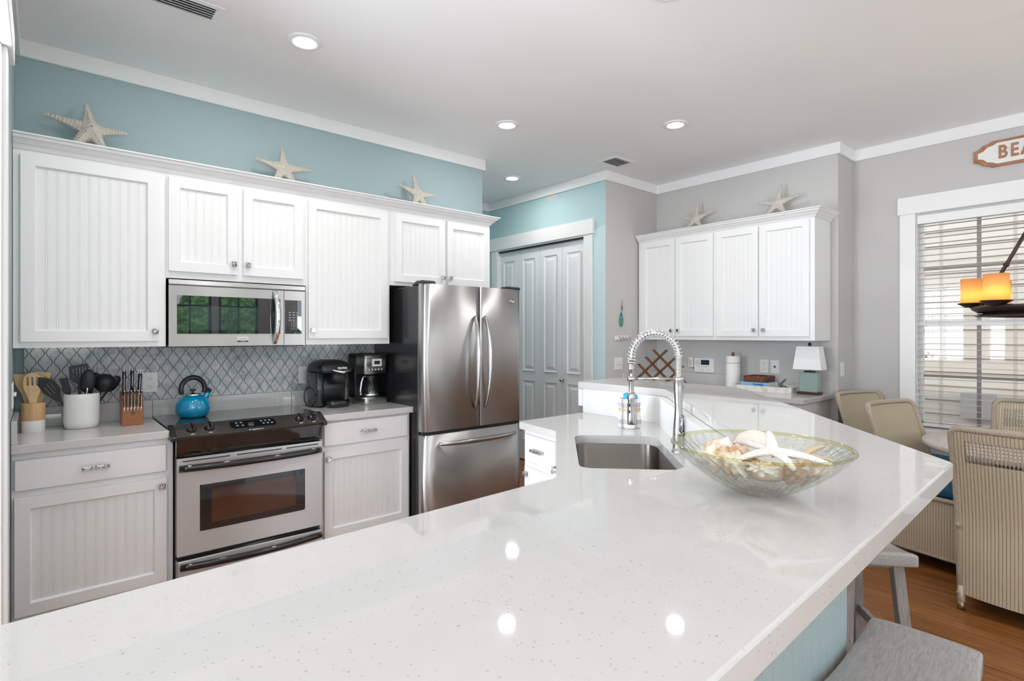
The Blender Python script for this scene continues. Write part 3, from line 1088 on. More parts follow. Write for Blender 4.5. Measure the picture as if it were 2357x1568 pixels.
right_upper('white two-door wall cabinet in the grey corner, left half of the desk cabinets', 3.345, 2.5173, [(3.300, 2.920, 2.955), (2.914, 2.533, 2.882)])
right_upper('white two-door wall cabinet above the lamp, right half of the desk cabinets', 2.5169, 1.690, [(2.505, 2.128, 2.160), (2.112, 1.725, 2.080)])
CM2 = [(o_, z + .029) for o_, z in CM]
o = MB().sweep(CM2, [(4.57, 3.345), (4.57, 1.690), (XB - .004, 1.690)]).box(4.57, XB - .004, 1.69, 3.345, 2.3295, 2.345).build('cabinet_crown_moulding', M_cab)
tag(o, 'white stepped crown moulding capping the desk wall cabinets', 'moulding')

# ------------------------------------------------------------------ window, blinds, outside
wn_ = thing('window_1', None, None, (XN + .08, .62, WZ0))
struct(wn_)
b = MB()
xa, xb = XN + .085, XN + .12
zm0, zm1 = 1.482, 1.516
b.box(xa, xb, WY0, WY0 + .03, WZ0, WZ1).box(xa, xb, WY1 - .03, WY1, WZ0, WZ1).box(xa, xb, WY0, WY1, WZ0, WZ0 + .04).box(xa, xb, WY0, WY1, WZ1 - .04, WZ1)
b.box(xa - .02, xb, WY0, WY1, zm0, zm1)
b.build('window_frame', M_trim, wn_)
M_muntin = mat('grey brown window bars', (.32, .29, .27), .5)
b = MB()
for y in (.823, .437):
    b.box(xa + .008, xb - .008, y - .012, y + .012, WZ0 + .04, WZ1 - .04)
for z in (1.928, 1.083):
    b.box(xa + .009, xb - .009, WY0, WY1, z - .01, z + .01)
b.build('muntins', M_muntin, wn_)
M_glass = bpy.data.materials.new('window glass')
M_glass.use_nodes = True


def thin_glass(m, tint, bump_nodes=None, gloss=.02, f0=.04):
    nt_ = m.node_tree
    nt_.nodes.clear()
    o_ = nt_.nodes.new('ShaderNodeOutputMaterial')
    mx = nt_.nodes.new('ShaderNodeMixShader')
    tr = nt_.nodes.new('ShaderNodeBsdfTransparent')
    gl = nt_.nodes.new('ShaderNodeBsdfGlossy')
    lw = nt_.nodes.new('ShaderNodeLayerWeight')
    pw = nt_.nodes.new('ShaderNodeMath')
    pw.operation = 'POWER'
    pw.inputs[1].default_value = 4.0
    fr = nt_.nodes.new('ShaderNodeMath')
    fr.operation = 'MULTIPLY_ADD'
    fr.inputs[1].default_value = .85
    fr.inputs[2].default_value = f0
    nt_.links.new(lw.outputs['Facing'], pw.inputs[0])
    nt_.links.new(pw.outputs[0], fr.inputs[0])
    tr.inputs[0].default_value = (*tint, 1)
    gl.inputs['Roughness'].default_value = gloss
    nt_.links.new(fr.outputs[0], mx.inputs[0])
    nt_.links.new(tr.outputs[0], mx.inputs[1])
    nt_.links.new(gl.outputs[0], mx.inputs[2])
    nt_.links.new(mx.outputs[0], o_.inputs[0])
    return nt_, lw, gl, tr, mx


thin_glass(M_glass, (.97, .98, .98))
b = MB()
b.add([(xa + .02, WY0, WZ0), (xa + .02, WY1, WZ0), (xa + .02, WY1, WZ1), (xa + .02, WY0, WZ1)], [(0, 1, 2, 3)])
b.build('pane', M_glass, wn_)
b = MB()
b.box(XN - .018, XN, 1.192, 1.296, .665, 2.363).box(XN - .018, XN, -.054, .05, .665, 2.363)
b.box(XN, XN + .085, WY1 - .005, WY1 - .0005, WZ0, WZ1).box(XN, XN + .085, WY0 + .0005, WY0 + .005, WZ0, WZ1).box(XN, XN + .085, WY0, WY1, WZ1 - .005, WZ1 - .0005)
struct(b.build('trim_9', M_trim, bev=.002))
struct(MB().box(XN - .030, XN, -.066, 1.308, 2.363, 2.500).build('trim_10', M_trim, bev=.002))
struct(MB().box(XN - .045, XN + .085, -.09, 1.33, .640, .668).box(XN - .02, XN, -.054, 1.296, .54, .640).build('trim_11', M_trim, bev=.003))
# blinds
M_slat = mat('backlit-dark blind slat', (.52, .48, .45), .4)  # white slats, colour darkened to stand in for their backlit shade
t = thing('window_blinds', 'white horizontal slat blinds lowered over the dining window', 'blinds', (XN + .045, .62, WZ1))
MB().box(XN + .01, XN + .07, WY0 + .006, WY1 - .006, WZ1 - .075, WZ1 - .006).build('headrail', M_trim, t, bev=.003)
b = MB()
z = 2.262
while z > .735:
    b.box(XN + .018, XN + .066, WY0 + .01, WY1 - .01, z - .0017, z + .0017)
    z -= .0462
b.build('slats', M_slat, t)
MB().box(XN + .018, XN + .066, WY0 + .01, WY1 - .01, .690, .712).build('bottom_rail', M_trim, t, bev=.003)
b = MB()
for y in (1.047, .620, .2):
    for x in (XN + .017, XN + .067):
        b.tube([(x, y, .70), (x, y, 2.29)], .0011, 5)
        b.tube([(x, y - .012, .70), (x, y - .012, 2.29)], .0011, 5)
b.build('ladder_cord', M_slat, t)
b = MB()
for y, zt in ((1.153, 1.27), (1.128, 1.255)):
    b.tube([(XN + .012, y, zt), (XN + .012, y, 2.29)], .0010, 5)
    b.lathe([(.003, 0), (.008, -.004), (.009, -.028), (.0, -.03)], 12, T=Matrix.Translation((XN + .012, y, zt)))
b.build('pull_cord', M_slat, t)
# neighbour's house
M_side = mat('cream clapboard siding', (.60, .545, .485), .7)
NX = 8.3
b = MB()
for k in range(30):
    z = -.4 + k * .17
    b.add([(NX, -6, z), (NX, 8, z), (NX + .02, 8, z + .17), (NX + .02, -6, z + .17), (NX + .02, -6, z), (NX + .02, 8, z)],
          [(0, 1, 2, 3), (0, 4, 5, 1)])
b.box(NX + .021, NX + 3, -6, 8, -.4, 4.7)
t = thing('neighbour_house', 'cream clapboard neighbouring house seen through the window blinds', 'house', (NX, 1, -.4))
b.build('siding', M_side, t)
wf = MB().box(NX - .03, NX + .02, .30, .42, 1.75, 3.3).box(NX - .03, NX + .02, -1.0, -.88, 1.75, 3.3).box(NX - .03, NX + .02, -1.0, .42, 3.18, 3.3).box(NX - .05, NX + .02, -1.05, .47, 1.66, 1.75)
wf.box(NX - .02, NX + .02, -.30, -.27, 1.75, 3.2).box(NX - .02, NX + .02, -.9, .32, 2.45, 2.48)
wf = wf.build('window', mat('white exterior trim', (.85, .85, .83), .5), t)
MB().box(NX - .005, NX + .0205, -.9, .32, 1.75, 3.2).build('pane', mat('pale exterior glass', (.5, .55, .58), .1), wf)
ub = MB().box(NX - .12, NX - .001, 1.13, 1.43, .45, .73).build('utility_box', mat('grey utility box', (.45, .43, .42), .5), t)
o = MB().box(-30, 30, -30, 30, -.45, -.4).build('ground', mat('sunlit patio ground', (.45, .42, .36), .8))
struct(o)
# greenery outside the back windows
M_leaf = mat('green hedge leaves', (.07, .20, .04), .6)
n = N(M_leaf)
n.link(n.ramp(n.noise(n.coord(), 9, 4, .7), [(.35, (.03, .12, .04)), (.5, (.14, .38, .10)), (.68, (.55, .75, .28))]), 'Base Color')


def hedge(x, y, w, h, seed):
    bm = bmesh.new()
    bmesh.ops.create_icosphere(bm, subdivisions=5, radius=1)
    for v_ in bm.verts:
        d_ = noise.fractal(v_.co * 3 + Vector((seed, 0, 0)), 1, 2, 4) * .22
        v_.co = v_.co * (1 + d_)
        v_.co = Vector((v_.co.x * w, v_.co.y * .9, v_.co.z * h))
    bm.verts.index_update()
    b_ = MB(Tr(x, y, h * .85 - .4))
    b_.add([tuple(v_.co) for v_ in bm.verts], [tuple(v_.index for v_ in f_.verts) for f_ in bm.faces], True)
    bm.free()
    return b_.build('garden_shrub', M_leaf)


for k, (x, y, w, h, lb) in enumerate(((.2, -6.2, 1.35, 1.35, 'green garden shrub mirrored at the left of the microwave door'),
                                     (3.3, -6.6, 1.5, 1.5, 'green garden shrub mirrored in the middle of the microwave door'),
                                     (6.0, -7.6, 1.2, 1.3, 'green garden shrub outside the rightmost back opening'))):
    tag(hedge(x, y, w, h, k * 5.0), lb, 'shrub', 'garden shrubs behind the back windows')

# ------------------------------------------------------------------ ceiling fittings
M_lens = bpy.data.materials.new('lit lamp lens')
M_lens.use_nodes = True
e = M_lens.node_tree.nodes['Principled BSDF']
e.inputs['Emission Color'].default_value = (1, .97, .92, 1)
e.inputs['Emission Strength'].default_value = 14


def can(label, x, y):
    t = thing('recessed_light', label, 'ceiling light', (x, y, ZC), 0, 'recessed ceiling lights')
    MB(Matrix.Translation((x, y, 0))).lathe([(.088, ZC - .0005), (.088, ZC - .004), (.082, ZC - .008), (.060, ZC - .010), (.057, ZC - .002), (.057, ZC - .0005)], 40).build('trim_ring', M_trim, t)
    MB(Matrix.Translation((x, y, 0))).lathe([(.056, ZC - .0045), (.0, ZC - .0045)], 32).build('lens', M_lens, t)
    l = light('can_lamp', 'AREA', (0, 0, -.012), (0, 0, 0), 6.0, (1, .97, .93), shape='DISK', size=.11)
    l.parent = t
    return t


can('round recessed ceiling light nearest the left ceiling vent', 1.06, 2.92)
can('round recessed ceiling light above the refrigerator, middle of the ceiling', 2.62, 3.10)
can('round recessed ceiling light right of the middle, above the sink side', 3.56, 2.28)
can('small round recessed ceiling light in the hall by the bifold doors', 3.55, 4.12)
can('recessed ceiling light at the top edge of the photo, glowing over the bar', 2.15, 1.40)
can('recessed ceiling light just above the photo, over the aisle before the left counter', .38, 2.50)
can('recessed ceiling light behind the viewer, towards the dining room', 2.6, -1.3)
can('recessed ceiling light behind the viewer, towards the garden windows', .3, -1.6)
M_vent = mat('grey louvre metal', (.45, .48, .50), .45)


def vent(label, cx_, cy_, lx, ly, ns):
    t = thing('ceiling_vent', label, 'air vent', (cx_, cy_, ZC), 0, 'ceiling vents')
    b = MB()
    z0, z1 = ZC - .006, ZC - .0005
    x0, x1, y0, y1 = cx_ - lx / 2, cx_ + lx / 2, cy_ - ly / 2, cy_ + ly / 2
    f = .032
    b.box(x0 - f, x0, y0 - f, y1 + f, z0, z1).box(x1, x1 + f, y0 - f, y1 + f, z0, z1).box(x0, x1, y0 - f, y0, z0, z1).box(x0, x1, y1, y1 + f, z0, z1)
    b.build('frame', M_trim, t, bev=.001)
    MB().box(x0, x1, y0, y1, ZC - .002, ZC - .0004).build('backing', M_dark, t)
    b = MB()
    for k in range(ns):
        y = y0 + (k + .5) * ly / ns
        b.box(x0, x1, -ly / ns * .30, ly / ns * .30, -.0008, .0008, T=Matrix.Translation((0, y, ZC - .008)) @ Matrix.Rotation(math.radians(12), 4, 'X'))
    b.build('louvres', M_vent, t)


vent('long grey louvred ceiling vent at the top left edge of the photo', .50, 2.96, .27, .112, 5)
vent('small grey louvred ceiling vent near the hall corner', 3.93, 3.125, .21, .15, 5)

# ------------------------------------------------------------------ starfish


def star_mesh(center, tips, r0, r1, rc, flat=.6, spikes=True, bend=0):
    """arms are tapered limbs from the centre to the tips; coordinates are on the leaning plane (u right, w up, d out)"""
    b = MB()
    cu, cw = center
    rnd = random.Random(int(cu * 1000) + int(cw * 77))
    for (tu, tw) in tips:
        P, R_ = [], []
        dx, dw = tu - cu, tw - cw
        L_ = math.hypot(dx, dw)
        nx, nw = -dw / L_, dx / L_
        for i in range(13):
            s_ = i / 12
            off = bend * math.sin(PI * s_)
            P.append((cu + dx * s_ + nx * off, .004 * math.sin(PI * s_ * 2), cw + dw * s_ + nw * off))
            R_.append(r1 + (r0 - r1) * (1 - s_) ** 1.8)
        b.tube(P, R_, 10)
        if spikes:
            for i in range(1, 12):
                for q_ in (-1, 0, 1):
                    s_ = i / 12
                    rr = R_[i]
                    x, y, z_ = P[i]
                    px = x + nx * q_ * rr * .8
                    pz = z_ + nw * q_ * rr * .8
                    py = y - (rr * .97 if q_ == 0 else rr * .55)
                    h = .0050 + .0025 * rnd.random()
                    b.lathe([(h, -h), (h * .9, 0), (.0, h * 1.3)], 5, T=Matrix.Translation((px, py, pz)) @ Matrix.Rotation(PI / 2, 4, 'X'))
    ns = 26 if spikes else 0
    b.lathe([(0, -rc * .6), (rc * .8, -rc * .35), (rc, 0), (rc * .8, rc * .45), (rc * .4, rc * .7), (0, rc * .8)], 20, T=Matrix.Translation((cu, 0, cw)) @ Matrix.Rotation(PI / 2, 4, 'X'))
    for _ in range(ns):
        a, q_ = rnd.random() * 2 * PI, rnd.random() ** .5 * rc * 1.1
        h = .0068
        b.lathe([(h, -h), (h * .9, 0), (.0, h * 1.2)], 5, T=Matrix.Translation((cu + q_ * math.cos(a), -rc * .72 * math.sqrt(max(0.1, 1 - (q_ / rc / 1.3) ** 2)), cw + q_ * math.sin(a))) @ Matrix.Rotation(PI / 2, 4, 'X'))
    return b


def starfish(label, T, center, tips, **kw):
    b = star_mesh(center, tips, **kw)
    b.v = [T @ v_ for v_ in b.v]
    lo = min(b.v, key=lambda p: p.z)
    ctr = sum((v_ for v_ in b.v), Vector()) / len(b.v)
    o_ = b.build('starfish', M_sand)
    md = o_.modifiers.new('remesh', 'REMESH')
    md.mode = 'VOXEL'
    md.voxel_size = .0032
    md.use_smooth_shade = True
    return tag(o_, label, 'starfish', 'starfish standing on the cabinets')


def lean(y0, z0, ang):
    """u = world x, plane leaning back towards +Y above z0"""
    return Matrix.Translation((0, y0, z0)) @ Matrix.Rotation(-ang, 4, 'X') @ Matrix.Translation((0, 0, -z0))


LT = lean(3.735, 2.372, math.radians(14))
starfish('largest cast starfish, leftmost on the range cabinets against the blue wall', LT, (.205, 2.532),
         [(.010, 2.578), (.186, 2.685), (.370, 2.552), (.095, 2.374), (.292, 2.378)], r0=.050, r1=.0085, rc=.040)
starfish('middle cast starfish on the range cabinets, above the microwave', LT, (1.232, 2.525),
         [(1.052, 2.558), (1.228, 2.680), (1.412, 2.548), (1.130, 2.374), (1.322, 2.376)], r0=.045, r1=.0075, rc=.037)
starfish('smallest cast starfish on the range cabinets, above the refrigerator', LT, (2.262, 2.525),
         [(2.096, 2.575), (2.238, 2.680), (2.424, 2.538), (2.178, 2.374), (2.346, 2.378)], r0=.042, r1=.0075, rc=.035)
RTm = Matrix.Translation((4.735, 0, 2.396)) @ Matrix.Rotation(-PI / 2, 4, 'Z') @ Matrix.Rotation(-math.radians(12), 4, 'X') @ Matrix.Translation((0, 0, -2.396))
starfish('left cast starfish on the desk cabinets, in the grey corner', RTm, (-2.825, 2.520),
         [(-2.986, 2.560), (-2.820, 2.678), (-2.650, 2.568), (-2.940, 2.402), (-2.740, 2.404)], r0=.039, r1=.008, rc=.033)
starfish('right cast starfish on the desk cabinets, larger and nearest the window', RTm, (-2.060, 2.535),
         [(-2.222, 2.562), (-2.040, 2.690), (-1.880, 2.572), (-2.165, 2.402), (-1.965, 2.406)], r0=.043, r1=.008, rc=.036)

# ------------------------------------------------------------------ outlets and plates


def plate(name, label, cat, T, w, h, kind, group=None, loc=(0, 0, 0)):
    t = thing(name, label, cat, loc, 0, group)
    pl_ = MB(T).box(-w / 2, w / 2, 0, .006, -h / 2, h / 2).build('plate', M_plate, t, bev=.0015)
    if kind == 'outlet':
        for z in (.024, -.024):
            q = MB(T @ Matrix.Translation((0, .006, z)) @ Matrix.Rotation(-PI / 2, 4, 'X'))
            q.lathe([(.0165, 0), (.0165, .0016), (.015, .002), (0, .002)], 20)
            sk = q.build('socket', M_plate, t)
            q = MB(T)
            q.box(-.0075, -.0055, .008, .0086, z - .001, z + .008).box(.0055, .0075, .008, .0086, z - .001, z + .007).box(-.002, .002, .008, .0086, z - .010, z - .006)
            q.build('slots', M_dark, sk)
    elif kind == 'switch':
        k = 2 if w > .1 else 1
        for i in range(k):
            x = (i - (k - 1) / 2) * .046
            MB(T).box(x - .005, x + .005, .006, .016, -.004, .012).build('toggle', M_plate, t, bev=.001)
            MB(T).box(x - .007, x + .007, .006, .0065, -.017, .017).build('toggle_slot', mat('grey slot', (.35, .35, .35), .5), t)
    elif kind == 'jack':
        MB(T).box(-.008, .008, .006, .009, -.008, .008).build('jack', M_dark, t)
    return t


TW = frame(.49, YW - .0105, 1, 0)
plate('wall_outlet', 'white double outlet on the tile behind the kettle and knife block', 'outlet', TW @ Matrix.Translation((0, 0, 1.125)), .078, .118, 'outlet', None, (.49, YW, 1.07))
TW = frame(1.40, YW - .0105, 1, 0)
plate('wall_outlet', 'white double outlet on the tile beside the black pod coffee maker', 'outlet', TW @ Matrix.Translation((0, 0, 1.126)), .078, .118, 'outlet', None, (1.40, YW, 1.07))
TB = frame(XB, 2.232, 0, -1)
plate('wall_outlet', 'white double outlet on the grey wall above the wicker box', 'outlet', TB @ Matrix.Translation((0, 0, 1.127)), .075, .117, 'outlet', None, (XB, 2.232, 1.07))
TB = frame(XB, 2.138, 0, -1)
plate('phone_jack_plate', 'white telephone jack plate on the grey wall, right of the outlet', 'wall plate', TB @ Matrix.Translation((0, 0, 1.125)), .075, .117, 'jack', None, (XB, 2.138, 1.07))
TG = frame(4.258, 3.36, 1, 0)
plate('light_switch', 'white double toggle switch plate on the grey wall under the hook rail', 'light switch', TG @ Matrix.Translation((0, 0, 1.126)), .118, .118, 'switch', None, (4.258, 3.36, 1.07))
TG = frame(4.985, 1.635, 1, 0)
plate('light_switch', 'white single switch plate on the narrow return wall beside the dining area', 'light switch', TG @ Matrix.Translation((0, 0, 1.124)), .072, .117, 'switch', None, (4.985, 1.635, 1.07))
TG = frame(XW, 3.48, 0, 1)
plate('light_switch', 'white switch plate on the left blue wall beside the wooden utensil holder', 'light switch', TG @ Matrix.Translation((0, 0, 1.124)), .118, .118, 'switch', None, (XW, 3.48, 1.07))

# ------------------------------------------------------------------ things on the range counter
CT = .914
hx, hy = -.031, 3.70
t = thing('utensil_holder', 'round wood and white marble utensil holder in the left counter corner', 'utensil holder', (hx, hy, CT))
H = MB(Matrix.Translation((hx, hy, CT)))
H.lathe([(.0465, 0), (.048, .002), (.048, .060)], 32)
H.build('marble_base', M_white, t)
H = MB(Matrix.Translation((hx, hy, CT)))
H.lathe([(.048, .0602), (.048, .148), (.045, .150), (.042, .148), (.042, .01), (0, .01)], 32)
H.build('wooden_sleeve', M_wlight, t)


def flat_tool(name, label, cat, grp, base_pt, tip, outline, th, m, normal=(0, -1, 0), slots=(), handle_r=.007):
    """outline: (u, s) points across / along; s = 0 at the base, 1 = tip end in metres"""
    p0, p1 = Vector(base_pt), Vector(tip)
    d_ = (p1 - p0).normalized()
    nn = Vector(normal)
    nn = (nn - d_ * nn.dot(d_)).normalized()
    uu = d_.cross(nn)
    T = Matrix(((uu.x, d_.x, nn.x, p0.x), (uu.y, d_.y, nn.y, p0.y), (uu.z, d_.z, nn.z, p0.z), (0, 0, 0, 1)))
    o_ = None
    if slots:
        bm = bmesh.new()
        def loop(pts):
            vv = [bm.verts.new((x, y, th / 2)) for x, y in pts]
            return [bm.edges.new((vv[i], vv[(i + 1) % len(vv)])) for i in range(len(vv))]
        es = loop(outline)
        for (a0, a1, c0, c1) in slots:
            w_ = (a1 - a0) / 2
            es += loop([(a0, c0 + w_), (a0, c1 - w_), ((a0 + a1) / 2, c1), (a1, c1 - w_), (a1, c0 + w_), ((a0 + a1) / 2, c0)])
        bmesh.ops.triangle_fill(bm, use_beauty=True, edges=es)
        ex = bmesh.ops.extrude_face_region(bm, geom=bm.faces[:])
        for v_ in ex['geom']:
            if isinstance(v_, bmesh.types.BMVert):
                v_.co.z = -th / 2
        bm.verts.index_update()
        b = MB(T)
        b.add([tuple(v_.co) for v_ in bm.verts], [tuple(v_.index for v_ in f_.verts) for f_ in bm.faces])
        bm.free()
    else:
        b = MB(T)
        b.prism(outline, -th / 2, th / 2)
    o_ = b.build(name, m, bev=.0012)
    return tag(o_, label, cat, grp)


def paddle(w, head0, L_, neck=.010, square=False):
    """symmetrical outline: handle then head"""
    pts = [(neck, 0), (neck, head0)]
    if square:
        pts += [(w * .55, head0 + .03), (w, head0 + .055), (w, L_)]
    else:
        for k in range(9):
            a = -PI / 2 + PI * (k + 1) / 10
            pts.append((neck + (w - neck) * math.sin((k + 1) / 10 * PI) ** .8 if False else max(neck, w * math.cos((k - 4) / 5.2 * PI / 2)), head0 + (L_ - head0) * (k + 1) / 10))
    return pts + [(-x, y) for x, y in reversed(pts)]


G1 = 'wooden utensils in the wood and marble holder'
flat_tool('wooden_spatula', 'wooden turner with a slanted flat edge, left in the wooden holder', 'spatula', G1, (hx - .004, hy + .012, CT + .014), (hx - .048, hy + .022, CT + .295),
          [(.011, 0), (.010, .13), (.010, .17), (.030, .215), (.034, .275), (-.028, .292), (-.028, .235), (-.012, .18), (-.010, .13), (-.010, 0)], .006, M_wspoon)
flat_tool('slotted_wooden_spoon', 'wooden spoon with three slots, front of the wooden holder', 'spoon', G1, (hx + .002, hy - .02, CT + .014), (hx - .004, hy - .026, CT + .290),
          [(.013, 0), (.014, .13), (.018, .16), (.034, .205), (.037, .24), (.032, .268), (.018, .285), (0, .290), (-.018, .285), (-.032, .268), (-.037, .24), (-.034, .205), (-.018, .16), (-.014, .13), (-.013, 0)], .006, M_wspoon,
          slots=((-.021, -.014, .222, .268), (-.0035, .0035, .222, .268), (.014, .021, .222, .268)))
flat_tool('slotted_wooden_turner', 'square-ended wooden turner, right in the wooden holder', 'spatula', G1, (hx + .006, hy + .016, CT + .014), (hx + .040, hy + .030, CT + .295),
          [(.010, 0), (.012, .14), (.026, .20), (.030, .29), (-.036, .29), (-.030, .20), (-.012, .15), (-.010, 0)], .006, M_wspoon, slots=((.006, .012, .22, .27),))

kx, ky = .163, 3.70
b = MB(Matrix.Translation((kx, ky, CT)))
b.lathe([(0, .002), (.060, 0), (.070, .004), (.077, .030), (.078, .16), (.078, .180), (.0765, .183), (.074, .180), (.073, .03), (.062, .012), (0, .010)], 40, sx=1, sy=.85)
tag(b.build('utensil_crock', M_white), 'oval white ceramic crock holding black kitchen utensils', 'crock')
G2 = 'black utensils in the white crock'


def ell(w, s0, s1, neck=.006, n_=12, sk=.5):
    pts = [(neck, 0), (neck, s0)]
    for k in range(1, n_):
        f = k / n_
        pts.append((max(neck * .6, w * math.sin(PI * f ** sk) if f ** sk < 1 else 0), s0 + (s1 - s0) * f))
    pts.append((0.0, s1))
    return pts + [(-x, y) for x, y in reversed(pts[:-1])]


M_nyl = mat('black nylon', (.006, .008, .011), .45)
flat_tool('slotted_serving_spoon', 'large black slotted spoon leaning far left out of the crock', 'spoon', G2, (kx - .01, ky, CT + .03), (kx - .165, ky - .03, CT + .265),
          [(.006, 0), (.006, .14), (.020, .17), (.036, .20), (.040, .235), (.030, .27), (0, .30), (-.026, .265), (-.030, .22), (-.018, .17), (-.006, .14), (-.006, 0)], .006, M_nyl, slots=((-.012, -.008, .19, .245), (.004, .008, .185, .25), (.018, .022, .20, .25)))
flat_tool('slotted_turner', 'black slotted turner standing tallest in the crock', 'spatula', G2, (kx, ky + .03, CT + .03), (kx - .012, ky + .045, CT + .335),
          [(.007, 0), (.007, .20), (.030, .215), (.042, .235), (.042, .300), (.036, .308), (-.036, .298), (-.040, .290), (-.038, .235), (-.028, .215), (-.007, .20), (-.007, 0)], .005, M_nyl,
          slots=((-.026, -.021, .235, .285), (-.012, -.007, .235, .288), (.002, .007, .235, .290), (.016, .021, .235, .292), (.028, .032, .238, .294)))
def spoon3d(name, label, cat, p0, p1, w, l_, deep=.018, bowl_n=(0, -1, 0), grp=G2, m=M_nyl):
    P0, P1 = Vector(p0), Vector(p1)
    d_ = (P1 - P0).normalized()
    nn = Vector(bowl_n)
    nn = (nn - d_ * nn.dot(d_)).normalized()
    uu = d_.cross(nn)
    L_ = (P1 - P0).length
    T = Matrix(((uu.x, d_.x, nn.x, P0.x), (uu.y, d_.y, nn.y, P0.y), (uu.z, d_.z, nn.z, P0.z), (0, 0, 0, 1)))
    b = MB(T)
    b.tube([(0, 0, 0), (0, L_ - l_ * .6, .002), (0, L_ - l_ + .012, 0)], [.006, .006, .004], 8)
    vs, fs = [], []
    nr, na = 7, 20
    for sgn_, thick in ((1, 0), (1, .003)):
        for i in range(nr + 1):
            r_ = i / nr
            for k in range(na):
                a = 2 * PI * k / na
                vs.append((w * r_ * math.cos(a), L_ - l_ / 2 + l_ / 2 * r_ * math.sin(a), -deep * (1 - r_ * r_) - thick * (1 if thick else 0)))
    o2 = (nr + 1) * na
    for i in range(nr):
        for k in range(na):
            j = (k + 1) % na
            fs.append((i * na + k, i * na + j, (i + 1) * na + j, (i + 1) * na + k))
            fs.append((o2 + i * na + k, o2 + (i + 1) * na + k, o2 + (i + 1) * na + j, o2 + i * na + j))
    for k in range(na):
        j = (k + 1) % na
        fs.append((nr * na + k, nr * na + j, o2 + nr * na + j, o2 + nr * na + k))
    b.add(vs, fs, True)
    return tag(b.build(name, m), label, cat, grp)


spoon3d('serving_spoon', 'black nylon serving spoon with rounded bowl, front centre of the crock', 'spoon', (kx + .005, ky - .02, CT + .03), (kx + .030, ky - .05, CT + .310), .034, .125, .014, (0, 1, 0))
spoon3d('ladle', 'black ladle with a deep bowl leaning right out of the crock', 'ladle', (kx + .02, ky, CT + .03), (kx + .115, ky - .02, CT + .280), .050, .100, .034, (.2, 1, .3))
spoon3d('pasta_spoon', 'narrow pointed black spoon leaning furthest right out of the crock', 'spoon', (kx + .015, ky + .03, CT + .03), (kx + .165, ky + .03, CT + .266), .026, .10, .010, (0, 1, .4))
flat_tool('spatula', 'narrow black spatula between the slotted spoon and the turner in the crock', 'spatula', G2, (kx - .01, ky - .01, CT + .03), (kx - .080, ky - .03, CT + .268),
          [(.006, 0), (.006, .15), (.018, .18), (.018, .245), (-.014, .25), (-.014, .18), (-.006, .15), (-.006, 0)], .005, M_nyl)
spoon3d('skimmer', 'round black skimmer behind the ladle in the crock', 'skimmer', (kx + .01, ky + .03, CT + .03), (kx + .062, ky + .05, CT + .288), .040, .085, .010, (0, 1, 0))
b = MB().tube([(kx + .02, ky + .035, CT + .03), (kx + .068, ky + .05, CT + .30), (kx + .070, ky + .05, CT + .328)], [.003, .0012, .001], 6)
tag(b.build('metal_skewer', M_blackm), 'thin dark skewer poking up highest behind the ladle', 'skewer', G2)
b = MB().tube([(kx + .0, ky - .04, CT + .03), (kx + .022, ky - .055, CT + .215)], .007, 8, flat=.6)
tag(b.build('tongs', M_chrome), 'short chrome utensil handle at the front rim of the crock', 'tongs', G2)

# knife block
bx, by = .379, 3.665
t = thing('knife_block', 'slanted red-brown wooden knife block left of the kettle', 'knife block', (bx, by, CT))
YZ = Matrix(((0, 0, 1, 0), (1, 0, 0, 0), (0, 1, 0, 0), (0, 0, 0, 1)))
b = MB(Matrix.Translation((0, by, CT)) @ YZ)
b.prism([(-.055, 0), (.06, 0), (.075, .17), (.028, .185), (-.008, .150), (-.040, .130), (-.055, .098)], bx - .049, bx + .049)
blk = b.build('block_body', M_wblock, t, bev=.003)
L = MB(Matrix.Translation((bx, by - .0556, CT + .068)) @ FT)
L.tube([(.011 * math.cos(a) * (1 + .12 * math.cos(4 * a) * -1), .011 * math.sin(a) * (1 - .12 * math.cos(4 * a)), 0) for a in [2 * PI * k / 24 for k in range(24)]], .0009, 5, closed=True)
L.tube([(.006 * math.cos(a), .005 * math.sin(a), 0) for a in [1.7 * PI * k / 18 for k in range(18)]], .0008, 5)
L.tube([(.0028 * math.cos(a + 2), .0025 * math.sin(a + 2), 0) for a in [1.7 * PI * k / 12 for k in range(12)]], .0008, 5)
L.build('emblem', M_dark, blk)


def knife(label, p0, d_, ln, r, grp, cat='knife', name='steak_knife'):
    t_ = thing(name, label, cat, p0, 0, grp)
    p0, d_ = Vector(p0), Vector(d_).normalized()
    p1 = p0 + d_ * ln
    MB().tube([p0 - d_ * .03, p0 + d_ * .002], r * .55, 6).build('blade', M_chrome, t_)
    hd = MB().tube([p0, p0 + d_ * .008, p0 + d_ * ln * .5, p1 - d_ * .01, p1], [r * .9, r, r * .85, r * 1.12, r * .8], 8, flat=.75).build('handle', M_black, t_)
    MB().box(-.0012, .0012, 0, ln * .9, r * .70, r * 1.02, T=Matrix.Translation(p0) @ Vector((0, 0, 1)).rotation_difference(Vector((0, -1, 0))).to_matrix().to_4x4() if False else Matrix(((1, d_.x, 0, p0.x), (0, d_.y, -d_.z, p0.y), (0, d_.z, d_.y, p0.z), (0, 0, 0, 1)))).build('tang', M_chrome, hd)
    MB().tube([p1 - d_ * .004, p1 + d_ * .003], r * .95, 8, flat=.75).build('end_cap', M_chrome, hd)
    return t_


